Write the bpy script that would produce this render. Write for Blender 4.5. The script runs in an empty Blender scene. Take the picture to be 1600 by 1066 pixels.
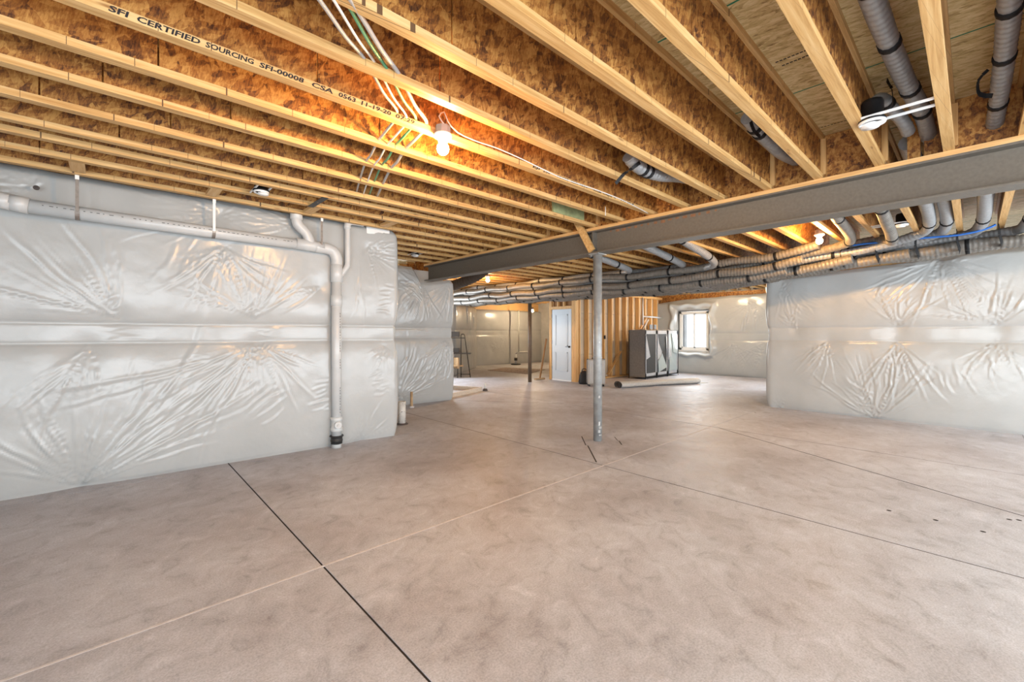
import bpy, bmesh, math, random
import numpy as np
from mathutils import Vector, Matrix

# ------------------------------------------------------------------ camera, world, light
SC = bpy.context.scene
COL = SC.collection
H = 1.38                                   # eye height
F = 675.0                                  # focal length in pixels of a 1600 px wide frame
FX, FY = math.cos(math.radians(46.9)), math.sin(math.radians(46.9))   # view direction; X runs along the joists, Y along the beam
FWD = Vector((FX, FY, 0)); RGT = Vector((FY, -FX, 0))

cam_d = bpy.data.cameras.new('camera'); cam = bpy.data.objects.new('camera', cam_d); COL.objects.link(cam)
cam.location = (0, 0, H)
cam.rotation_euler = (math.radians(90), 0, math.atan2(FY, FX) - math.pi / 2)
cam_d.sensor_width = 36; cam_d.lens = 36 * F / 1600; cam_d.shift_y = -13 / 1600
cam_d.clip_start = 0.05
SC.camera = cam

w = bpy.data.worlds.new('world'); SC.world = w; w.use_nodes = True
bg = w.node_tree.nodes['Background']
bg.inputs[0].default_value = (0.86, 0.93, 1.0, 1); bg.inputs[1].default_value = 2.2

SC.view_settings.view_transform = 'Standard'; SC.view_settings.look = 'None'
SC.view_settings.exposure = 0.0; SC.view_settings.gamma = 1.0
SC.view_settings.use_curve_mapping = False
SC.cycles.max_bounces = 8; SC.cycles.diffuse_bounces = 5

def area(name, loc, rot, sx, sy, power, col=(1, 1, 1)):
    l = bpy.data.lights.new(name, 'AREA'); l.shape = 'RECTANGLE'; l.size = sx; l.size_y = sy
    l.energy = power; l.color = col
    o = bpy.data.objects.new(name, l); COL.objects.link(o); o.location = loc; o.rotation_euler = rot
    return o
# fill lamps added in assumed, unseen openings behind and beside the camera
DAY = (0.86, 0.94, 1.0)
R90 = math.radians(90)
WIN_BACK = [(-2.6, 0.9)]                            # y ranges of openings in the back wall (x = -3)
WIN_SIDE = [(-2.2, 1.2), (2.2, 5.2), (6.2, 8.7)]    # x ranges of openings in the wall on the right hand (y = -3.6)
for a, b in WIN_BACK:
    area('daylight_fill', (-2.93, (a + b) / 2, 1.2), (0, -R90, 0), 2.0, b - a, 215, DAY)
for (a, b), pw in zip(WIN_SIDE, (205, 205, 200)):
    area('daylight_fill', ((a + b) / 2, -3.53, 1.2), (R90, 0, 0), b - a, 2.0, pw, DAY)
area('daylight_fill', (6.7, 11.2, 1.5), (-R90, 0, 0), 1.6, 1.1, 150, DAY)          # brightens the bay from an added, unseen window behind the rear left wall
area('daylight_fill', (12.1, 2.8, 1.5), (R90, 0, 0), 1.6, 1.1, 70, DAY)           # brightens the far room from an added, unseen window behind the right wall
area('daylight_fill', (14.38, 6.48, 1.45), (0, R90, 0), 1.2, 0.9, 50, DAY)        # the window in view

random.seed(7)
rng = np.random.default_rng(7)

# ------------------------------------------------------------------ projection helpers (pixel of the photo -> point on a real plane)
def ray(u, v):
    t = (u - 800) / F
    return Vector((FX + t * FY, FY - t * FX, (520 - v) / F))
def onX(u, v, X):
    r = ray(u, v); k = X / r.x; return Vector((X, r.y * k, H + r.z * k))
def onY(u, v, Y):
    r = ray(u, v); k = Y / r.y; return Vector((r.x * k, Y, H + r.z * k))
def onZ(u, v, Z):
    r = ray(u, v); k = (Z - H) / r.z; return Vector((r.x * k, r.y * k, Z))

# ------------------------------------------------------------------ object helpers
def link(name, me, mat=None, parent=None):
    o = bpy.data.objects.new(name, me); COL.objects.link(o)
    if mat is not None:
        for m in (mat if isinstance(mat, (list, tuple)) else [mat]):
            if m.name not in [x.name for x in me.materials if x]: me.materials.append(m)
    if parent is not None: o.parent = parent
    return o
def thing(name, label, cat, loc=(0, 0, 0), group=None, rz=0):
    o = bpy.data.objects.new(name, None); COL.objects.link(o); o.location = loc; o.rotation_euler = (0, 0, rz)
    o.empty_display_size = 0.1
    return tag(o, label, cat, group)
def tag(o, label=None, cat=None, group=None, kind=None):
    if label: o['label'] = label
    if cat: o['category'] = cat
    if group: o['group'] = group
    if kind: o['kind'] = kind
    return o

class MB:
    """collects shapes, then links them as one mesh object"""
    def __init__(s): s.v = []; s.f = []; s.mi = []; s.sm = []
    def add(s, vs, fs, mi=0, smooth=False):
        b = len(s.v); s.v += [tuple(v) for v in vs]
        for f in fs: s.f.append(tuple(b + i for i in f)); s.mi.append(mi); s.sm.append(smooth)
        return s
    def box(s, x0, x1, y0, y1, z0, z1, mi=0, bev=0.0):
        if bev <= 0:
            vs = [(x, y, z) for z in (z0, z1) for x, y in ((x0, y0), (x1, y0), (x1, y1), (x0, y1))]
            return s.add(vs, [(3, 2, 1, 0), (4, 5, 6, 7), (0, 1, 5, 4), (1, 2, 6, 5), (2, 3, 7, 6), (3, 0, 4, 7)], mi)
        bm = bmesh.new(); bmesh.ops.create_cube(bm, size=1)
        for v in bm.verts:
            v.co = Vector(((x0 + x1) / 2 + v.co.x * (x1 - x0), (y0 + y1) / 2 + v.co.y * (y1 - y0), (z0 + z1) / 2 + v.co.z * (z1 - z0)))
        bmesh.ops.bevel(bm, geom=list(bm.edges), offset=bev, segments=2, affect='EDGES', profile=0.6)
        bm.verts.index_update()
        s.add([v.co for v in bm.verts], [[v.index for v in f.verts] for f in bm.faces], mi, False); bm.free()
        return s
    def bar(s, a, b, wy, wz, up=(0, 0, 1), mi=0):
        """rectangular bar from a to b"""
        a, b = Vector(a), Vector(b); d = (b - a).normalized(); up = Vector(up)
        sd = d.cross(up); sd = sd.normalized() if sd.length > 1e-6 else Vector((1, 0, 0)); u = sd.cross(d)
        vs = []
        for p in (a, b):
            for i, j in ((-1, -1), (1, -1), (1, 1), (-1, 1)): vs.append(p + sd * (i * wy / 2) + u * (j * wz / 2))
        return s.add(vs, [(0, 1, 2, 3), (7, 6, 5, 4), (0, 4, 5, 1), (1, 5, 6, 2), (2, 6, 7, 3), (3, 7, 4, 0)], mi)
    def tube(s, pts, r, n=12, caps=True, mi=0):
        """r: number or list"""
        pts = [Vector(p) for p in pts]; N = len(pts)
        rs = [r] * N if not hasattr(r, '__len__') else list(r)
        t0 = (pts[1] - pts[0]).normalized(); ref = Vector((0, 0, 1)) if abs(t0.z) < 0.9 else Vector((1, 0, 0))
        nx = (ref - t0 * ref.dot(t0)).normalized(); vs = []
        for i in range(N):
            t = (pts[min(i + 1, N - 1)] - pts[max(i - 1, 0)])
            t = t.normalized() if t.length > 1e-9 else t0
            nx = nx - t * nx.dot(t); nx = nx.normalized(); ny = t.cross(nx)
            for k in range(n):
                a = 2 * math.pi * k / n
                vs.append(pts[i] + nx * (rs[i] * math.cos(a)) + ny * (rs[i] * math.sin(a)))
        fs = [(i * n + k, i * n + (k + 1) % n, (i + 1) * n + (k + 1) % n, (i + 1) * n + k) for i in range(N - 1) for k in range(n)]
        s.add(vs, fs, mi, True)
        if caps:
            b = len(s.v) - len(vs)
            s.f.append(tuple(b + k for k in reversed(range(n)))); s.mi.append(mi); s.sm.append(False)
            s.f.append(tuple(b + (N - 1) * n + k for k in range(n))); s.mi.append(mi); s.sm.append(False)
        return s
    def lathe(s, prof, c=(0, 0, 0), n=20, axis='Z', mi=0, smooth=True):
        """prof: list of (radius, height)"""
        c = Vector(c); vs = []
        for r, h in prof:
            for k in range(n):
                a = 2 * math.pi * k / n; x, y = r * math.cos(a), r * math.sin(a)
                vs.append(c + (Vector((x, y, h)) if axis == 'Z' else Vector((h, x, y)) if axis == 'X' else Vector((x, h, y))))
        fs = [(i * n + k, i * n + (k + 1) % n, (i + 1) * n + (k + 1) % n, (i + 1) * n + k) for i in range(len(prof) - 1) for k in range(n)]
        return s.add(vs, fs, mi, smooth)
    def build(s, name, mat, parent=None):
        me = bpy.data.meshes.new(name); me.from_pydata(s.v, [], s.f); me.update()
        me.polygons.foreach_set('material_index', s.mi); me.polygons.foreach_set('use_smooth', s.sm)
        return link(name, me, mat, parent)

def smooth_path(pts, step=0.05):
    """Catmull-Rom through pts, resampled about every step"""
    P = [Vector(p) for p in pts]; P = [P[0] * 2 - P[1]] + P + [P[-1] * 2 - P[-2]]; out = []
    for i in range(1, len(P) - 2):
        a, b, c, d = P[i - 1], P[i], P[i + 1], P[i + 2]; n = max(2, int((c - b).length / step))
        for k in range(n):
            t = k / n
            out.append(0.5 * ((2 * b) + (c - a) * t + (2 * a - 5 * b + 4 * c - d) * t * t + (3 * b - a - 3 * c + d) * t ** 3))
    out.append(P[-2]); return out

# ------------------------------------------------------------------ materials
def new_mat(name):
    m = bpy.data.materials.new(name); m.use_nodes = True; nt = m.node_tree
    return m, nt, nt.nodes['Principled BSDF']
def N(nt, typ, **kw):
    n = nt.nodes.new(typ)
    for k, v in kw.items():
        if k.startswith('i_'):
            key = k[2:]; n.inputs[int(key) if key.isdigit() else key].default_value = v
        else: setattr(n, k, v)
    return n
def L(nt, a, b): nt.links.new(a, b)
def c4(c): return (c[0], c[1], c[2], 1)
def ramp(nt, stops):
    r = N(nt, 'ShaderNodeValToRGB'); e = r.color_ramp.elements
    while len(e) > 1: e.remove(e[-1])
    e[0].position = stops[0][0]; e[0].color = c4(stops[0][1])
    for p, c in stops[1:]:
        x = e.new(p); x.color = c4(c)
    return r
def pos(nt, scale, rot=(0, 0, 0), obj=False):
    g = N(nt, 'ShaderNodeTexCoord').outputs['Object'] if obj else N(nt, 'ShaderNodeNewGeometry').outputs['Position']
    m = N(nt, 'ShaderNodeMapping'); m.vector_type = 'TEXTURE'      # turns first, then scales
    m.inputs['Scale'].default_value = tuple(1.0 / q for q in scale); m.inputs['Rotation'].default_value = rot
    L(nt, g, m.inputs[0]); return m.outputs[0]
def plain(name, col, rough=0.5, metal=0.0, var=0.0, scale=8.0, bump=0.0, emit=None, estr=0, spec=0.5):
    m, nt, b = new_mat(name)
    b.inputs['Base Color'].default_value = c4(col); b.inputs['Roughness'].default_value = rough
    b.inputs['Metallic'].default_value = metal; b.inputs['Specular IOR Level'].default_value = spec
    if var or bump:
        n = N(nt, 'ShaderNodeTexNoise', i_Scale=scale, i_Detail=5.0); L(nt, pos(nt, (1, 1, 1)), n.inputs['Vector'])
        if var:
            r = ramp(nt, [(0.25, [max(0, c * (1 - var)) for c in col]), (0.75, [min(1, c * (1 + var)) for c in col])])
            L(nt, n.outputs[0], r.inputs[0]); L(nt, r.outputs[0], b.inputs['Base Color'])
        if bump:
            bp = N(nt, 'ShaderNodeBump', i_Strength=bump, i_Distance=0.01); L(nt, n.outputs[0], bp.inputs['Height']); L(nt, bp.outputs[0], b.inputs['Normal'])
    if emit: b.inputs['Emission Color'].default_value = c4(emit); b.inputs['Emission Strength'].default_value = estr
    return m
def osb(name, stops, flip=False, sc=1.0):
    """oriented strand board: layers of long flakes, each flake its own tone"""
    m, nt, b = new_mat(name)
    def flakes(s, rot, seed):
        p = pos(nt, s, rot)
        d = N(nt, 'ShaderNodeTexNoise', i_Scale=1.3, i_Detail=2.0); L(nt, p, d.inputs['Vector'])
        mx = N(nt, 'ShaderNodeVectorMath', operation='MULTIPLY_ADD'); L(nt, d.outputs['Color'], mx.inputs[0]); mx.inputs[1].default_value = (0.7, 0.7, 0.7); L(nt, p, mx.inputs[2])
        v = N(nt, 'ShaderNodeTexVoronoi', i_Scale=1.0, i_Randomness=1.0); L(nt, mx.outputs[0], v.inputs['Vector'])
        sp = N(nt, 'ShaderNodeSeparateColor'); L(nt, v.outputs['Color'], sp.inputs[0])
        return sp.outputs[0], sp.outputs[1]
    if flip: sets = [((46, 13, 30), (0, 0, 0.12)), ((36, 10, 30), (0, 0, -0.22)), ((60, 18, 30), (0, 0, 0.35))]
    else: sets = [((34, 30, 11), (0, 0.55, 0)), ((27, 30, 8.5), (0, -0.35, 0)), ((46, 30, 15), (0, 1.15, 0))]
    fl = [flakes(q, r_, 0) for q, r_ in sets]
    g = N(nt, 'ShaderNodeMath', operation='GREATER_THAN', i_1=0.45); L(nt, fl[0][1], g.inputs[0])
    mix = N(nt, 'ShaderNodeMix', data_type='FLOAT'); L(nt, g.outputs[0], mix.inputs[0]); L(nt, fl[0][0], mix.inputs[2]); L(nt, fl[1][0], mix.inputs[3])
    av = N(nt, 'ShaderNodeMix', data_type='FLOAT'); av.inputs[0].default_value = 0.42; L(nt, mix.outputs[0], av.inputs[2]); L(nt, fl[2][0], av.inputs[3])
    fine = N(nt, 'ShaderNodeTexNoise', i_Scale=5.0, i_Detail=7.0, i_Roughness=0.75, i_Distortion=0.4); L(nt, pos(nt, (22, 12, 5) if not flip else (26, 5, 6), (0, 0.2, 0) if not flip else (0, 0, 0.1)), fine.inputs['Vector'])
    big = N(nt, 'ShaderNodeTexNoise', i_Scale=1.8, i_Detail=3.0); L(nt, pos(nt, (1, 1, 1)), big.inputs['Vector'])
    ad = N(nt, 'ShaderNodeMath', operation='MULTIPLY_ADD', i_1=1.6, i_2=-0.85); L(nt, fine.outputs[0], ad.inputs[0])
    ad2 = N(nt, 'ShaderNodeMath', operation='MULTIPLY_ADD', i_1=0.35); L(nt, big.outputs[0], ad2.inputs[0]); L(nt, ad.outputs[0], ad2.inputs[2])
    sm = N(nt, 'ShaderNodeMath', operation='MULTIPLY_ADD', i_1=0.82); L(nt, av.outputs[0], sm.inputs[0]); L(nt, ad2.outputs[0], sm.inputs[2])
    r = ramp(nt, stops); L(nt, sm.outputs[0], r.inputs[0]); L(nt, r.outputs[0], b.inputs['Base Color'])
    bp = N(nt, 'ShaderNodeBump', i_Strength=0.35, i_Distance=0.004); L(nt, sm.outputs[0], bp.inputs['Height']); L(nt, bp.outputs[0], b.inputs['Normal'])
    b.inputs['Roughness'].default_value = 0.62
    return m
def lumber(name, c0, c1, c2, axis='X', ticks=False):
    m, nt, b = new_mat(name)
    s = {'X': (1.2, 30, 30), 'Y': (30, 1.2, 30), 'Z': (30, 30, 1.2)}[axis]
    n = N(nt, 'ShaderNodeTexNoise', i_Scale=1.6, i_Detail=6.0, i_Roughness=0.62, i_Distortion=0.6); L(nt, pos(nt, s), n.inputs['Vector'])
    r = ramp(nt, [(0.28, c0), (0.5, c1), (0.72, c2)]); L(nt, n.outputs[0], r.inputs[0])
    k = N(nt, 'ShaderNodeTexVoronoi', i_Scale=1.0); L(nt, pos(nt, {'X': (2.6, 14, 14), 'Y': (14, 2.6, 14), 'Z': (14, 14, 2.6)}[axis]), k.inputs['Vector'])
    kr = ramp(nt, [(0.05, (0.35, 0.2, 0.1)), (0.13, (1, 1, 1))]); L(nt, k.outputs['Distance'], kr.inputs[0])
    mx = N(nt, 'ShaderNodeMix', data_type='RGBA', blend_type='MULTIPLY'); mx.inputs[0].default_value = 0.75
    L(nt, r.outputs[0], mx.inputs[6]); L(nt, kr.outputs[0], mx.inputs[7]); out = mx.outputs[2]
    if ticks:      # fine cross cuts of the finger joints along the flange
        g = N(nt, 'ShaderNodeNewGeometry'); sx = N(nt, 'ShaderNodeSeparateXYZ'); L(nt, g.outputs['Position'], sx.inputs[0])
        a = N(nt, 'ShaderNodeMath', operation='MULTIPLY_ADD', i_1=7.7); L(nt, sx.outputs[1], a.inputs[0]); L(nt, sx.outputs[0], a.inputs[2])
        wn = N(nt, 'ShaderNodeTexNoise', i_Scale=2.0, i_Detail=0.0); wn.noise_dimensions = '1D'; L(nt, a.outputs[0], wn.inputs['W'])
        a2 = N(nt, 'ShaderNodeMath', operation='MULTIPLY_ADD', i_1=0.55); L(nt, wn.outputs[0], a2.inputs[0]); L(nt, a.outputs[0], a2.inputs[2])
        md = N(nt, 'ShaderNodeMath', operation='PINGPONG', i_1=0.17); L(nt, a2.outputs[0], md.inputs[0])
        lt = N(nt, 'ShaderNodeMath', operation='LESS_THAN', i_1=0.0022); L(nt, md.outputs[0], lt.inputs[0])
        m2 = N(nt, 'ShaderNodeMix', data_type='RGBA'); L(nt, lt.outputs[0], m2.inputs[0]); L(nt, out, m2.inputs[6]); m2.inputs[7].default_value = (0.12, 0.06, 0.025, 1)
        out = m2.outputs[2]
    L(nt, out, b.inputs['Base Color']); b.inputs['Roughness'].default_value = 0.55
    return m
def concrete(name):
    m, nt, b = new_mat(name)
    n1 = N(nt, 'ShaderNodeTexNoise', i_Scale=0.9, i_Detail=5.0, i_Roughness=0.6, i_Distortion=0.5); L(nt, pos(nt, (1, 1, 1)), n1.inputs['Vector'])
    n2 = N(nt, 'ShaderNodeTexNoise', i_Scale=5.5, i_Detail=8.0, i_Roughness=0.72, i_Distortion=0.9); L(nt, pos(nt, (1, 1.25, 1), (0, 0, 0.7)), n2.inputs['Vector'])
    n3 = N(nt, 'ShaderNodeTexNoise', i_Scale=110.0, i_Detail=3.0, i_Roughness=0.7); L(nt, pos(nt, (1, 1, 1)), n3.inputs['Vector'])
    r1 = ramp(nt, [(0.3, (0.395, 0.375, 0.398)), (0.52, (0.515, 0.515, 0.562)), (0.70, (0.59, 0.605, 0.665))]); L(nt, n1.outputs[0], r1.inputs[0])
    r2 = ramp(nt, [(0.27, (0.58, 0.565, 0.56)), (0.45, (0.90, 0.895, 0.89)), (0.6, (1.02, 1.02, 1.02)), (0.75, (1.28, 1.28, 1.28))]); L(nt, n2.outputs[0], r2.inputs[0])
    r3 = ramp(nt, [(0.32, (0.70, 0.70, 0.70)), (0.62, (1.10, 1.10, 1.10))]); L(nt, n3.outputs[0], r3.inputs[0])
    a = N(nt, 'ShaderNodeMix', data_type='RGBA', blend_type='MULTIPLY'); a.inputs[0].default_value = 1.0; L(nt, r1.outputs[0], a.inputs[6]); L(nt, r2.outputs[0], a.inputs[7])
    c = N(nt, 'ShaderNodeMix', data_type='RGBA', blend_type='MULTIPLY'); c.inputs[0].default_value = 0.8; L(nt, a.outputs[2], c.inputs[6]); L(nt, r3.outputs[0], c.inputs[7])
    L(nt, c.outputs[2], b.inputs['Base Color'])
    rr = ramp(nt, [(0.3, (0.42,) * 3), (0.7, (0.64,) * 3)]); L(nt, n2.outputs[0], rr.inputs[0]); L(nt, rr.outputs[0], b.inputs['Roughness'])
    bp = N(nt, 'ShaderNodeBump', i_Strength=0.12, i_Distance=0.003); L(nt, n2.outputs[0], bp.inputs['Height']); L(nt, bp.outputs[0], b.inputs['Normal'])
    b.inputs['Specular IOR Level'].default_value = 0.4
    return m

M = {}
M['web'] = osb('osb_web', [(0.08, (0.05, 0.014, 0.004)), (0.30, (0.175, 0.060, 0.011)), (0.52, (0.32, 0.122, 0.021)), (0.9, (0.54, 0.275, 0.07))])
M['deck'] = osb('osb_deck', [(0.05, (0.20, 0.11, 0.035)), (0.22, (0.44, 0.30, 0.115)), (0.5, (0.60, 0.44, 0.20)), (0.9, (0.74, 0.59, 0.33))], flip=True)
M['deck_green'] = plain('sealed_green_edge', (0.015, 0.17, 0.085), 0.6)
M['flange'] = lumber('flange_lumber', (0.42, 0.215, 0.062), (0.585, 0.345, 0.128), (0.70, 0.475, 0.22), 'X', True)
M['stud'] = lumber('stud_lumber', (0.50, 0.25, 0.075), (0.64, 0.36, 0.13), (0.72, 0.47, 0.21), 'Z')
M['plate'] = lumber('plate_lumber', (0.55, 0.29, 0.10), (0.70, 0.42, 0.17), (0.78, 0.54, 0.26), 'Y')
M['steel'] = plain('primed_steel', (0.155, 0.138, 0.115), 0.55, 0.2, 0.12, 40, 0.03)
M['rust'] = plain('rust_stain', (0.24, 0.115, 0.055), 0.8, 0, 0.3, 40)
M['column'] = plain('column_paint', (0.30, 0.31, 0.31), 0.42, 0.2, 0.22, 12, 0.05)
M['column2'] = plain('column_brown', (0.11, 0.075, 0.048), 0.5, 0.1, 0.2, 12)
def plastic_mat():
    m, nt, b = new_mat('white_vapour_sheet')
    n = N(nt, 'ShaderNodeTexNoise', i_Scale=3.0, i_Detail=6.0); L(nt, pos(nt, (1, 1, 1)), n.inputs['Vector'])
    r = ramp(nt, [(0.3, (0.395, 0.402, 0.397)), (0.7, (0.432, 0.438, 0.432))]); L(nt, n.outputs[0], r.inputs[0]); L(nt, r.outputs[0], b.inputs['Base Color'])
    n2 = N(nt, 'ShaderNodeTexNoise', i_Scale=26.0, i_Detail=3.0); L(nt, pos(nt, (1, 1, 1)), n2.inputs['Vector'])
    bp = N(nt, 'ShaderNodeBump', i_Strength=0.10, i_Distance=0.01); L(nt, n2.outputs[0], bp.inputs['Height']); L(nt, bp.outputs[0], b.inputs['Normal'])
    b.inputs['Roughness'].default_value = 0.25; b.inputs['Specular IOR Level'].default_value = 0.5
    return m
M['sheet'] = plastic_mat()
M['foundation'] = plain('foundation_concrete', (0.42, 0.41, 0.39), 0.8, 0, 0.12, 4, 0.2)
M['concrete'] = concrete('concrete_slab')
M['groove'] = plain('joint_dark', (0.028, 0.022, 0.019), 0.9)
M['filler'] = plain('joint_pale', (0.58, 0.55, 0.55), 0.85, 0, 0.15, 30)
M['joint'] = plain('joint_grey', (0.085, 0.07, 0.064), 0.9, 0, 0.2, 12)
M['pvc'] = plain('pvc_white', (0.55, 0.555, 0.55), 0.30, 0, 0.05, 10)
M['pvcline'] = plain('pipe_print', (0.10, 0.10, 0.10), 0.6)
M['rubber'] = plain('black_rubber', (0.02, 0.02, 0.02), 0.55)
M['strap'] = plain('black_strap', (0.010, 0.010, 0.011), 0.6, spec=0.25)
M['galv'] = plain('galvanised_strap', (0.24, 0.21, 0.185), 0.5, 0.4, 0.25, 30)
M['duct'] = plain('flex_duct_foil', (0.185, 0.17, 0.15), 0.42, 0.1, 0.25, 14, 0.25)
M['duct_silver'] = plain('flex_duct_silver', (0.30, 0.305, 0.31), 0.36, 0.2, 0.15, 30, 0.2)
M['white'] = plain('white_plastic', (0.80, 0.80, 0.79), 0.35)
M['porcelain'] = plain('white_porcelain', (0.82, 0.80, 0.76), 0.2)
M['box_blue'] = plain('junction_box', (0.20, 0.19, 0.18), 0.5)
M['cable_w'] = plain('cable_white', (0.72, 0.70, 0.66), 0.4)
M['cable_g'] = plain('cable_green', (0.08, 0.30, 0.16), 0.45)
M['cable_k'] = plain('cable_grey', (0.40, 0.39, 0.38), 0.4)
M['blue'] = plain('pex_blue', (0.02, 0.14, 0.50), 0.3)
M['ink'] = plain('stamp_ink', (0.012, 0.010, 0.012), 0.7)
M['bulb'] = plain('lit_bulb', (1, 1, 1), 0.3, emit=(1.0, 0.53, 0.16), estr=1550)
M['bulb_far'] = plain('lit_bulb_far', (1, 1, 1), 0.3, emit=(1.0, 0.75, 0.46), estr=2200)
M['door'] = plain('door_paint', (0.50, 0.545, 0.59), 0.38)
M['blackmetal'] = plain('black_metal', (0.02, 0.02, 0.022), 0.4, 0.5)
M['kraft'] = plain('board_back_paper', (0.56, 0.45, 0.32), 0.8, 0, 0.1, 3)
M['brown_panel'] = plain('brown_sheathing', (0.30, 0.145, 0.05), 0.75, 0, 0.25, 6)
M['fabric'] = plain('grey_fabric', (0.20, 0.195, 0.19), 0.85, 0, 0.15, 20, 0.2)
M['fabric_trim'] = plain('pale_fabric_trim', (0.40, 0.42, 0.45), 0.7, 0, 0.1, 20)
M['film'] = plain('dark_window_film', (0.055, 0.058, 0.062), 0.2)
M['film2'] = plain('pale_clear_flap', (0.38, 0.44, 0.45), 0.15)
M['rug'] = plain('rug_back', (0.50, 0.48, 0.45), 0.85, 0, 0.12, 25, 0.3)
M['rugdark'] = plain('rug_edge', (0.05, 0.045, 0.045), 0.9)
M['case'] = plain('suitcase_shell', (0.34, 0.31, 0.28), 0.35, 0.15, 0.06, 12)
M['bag'] = plain('black_bag', (0.018, 0.018, 0.02), 0.7, 0, 0.2, 20)
M['shelf'] = plain('dark_shelf', (0.03, 0.025, 0.022), 0.5)
M['tanwood'] = plain('tan_board', (0.46, 0.31, 0.17), 0.7, 0, 0.2, 12)
M['palewood'] = lumber('pale_board', (0.50, 0.42, 0.33), (0.60, 0.52, 0.43), (0.68, 0.60, 0.52), 'X')
M['greenwrap'] = plain('green_stained_board', (0.30, 0.34, 0.17), 0.7, 0, 0.3, 14)
M['speckle'] = plain('dirty_pvc', (0.62, 0.61, 0.58), 0.5, 0, 0.1, 20)
def glass_mat():
    m, nt, b = new_mat('window_glass')
    b.inputs['Base Color'].default_value = (0.97, 0.985, 1, 1); b.inputs['Transmission Weight'].default_value = 1.0
    b.inputs['Roughness'].default_value = 0.02; b.inputs['IOR'].default_value = 1.02
    return m
M['glass'] = glass_mat()

# ------------------------------------------------------------------ noise for sheet relief
def vnoise(x, y, seed):
    r = np.random.default_rng(seed).random((64, 64))
    xi = np.floor(x).astype(int); yi = np.floor(y).astype(int); fx = x - xi; fy = y - yi
    fx = fx * fx * (3 - 2 * fx); fy = fy * fy * (3 - 2 * fy)
    g = lambda a, b: r[a % 64, b % 64]
    return (g(xi, yi) * (1 - fx) + g(xi + 1, yi) * fx) * (1 - fy) + (g(xi, yi + 1) * (1 - fx) + g(xi + 1, yi + 1) * fx) * fy - 0.5

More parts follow.
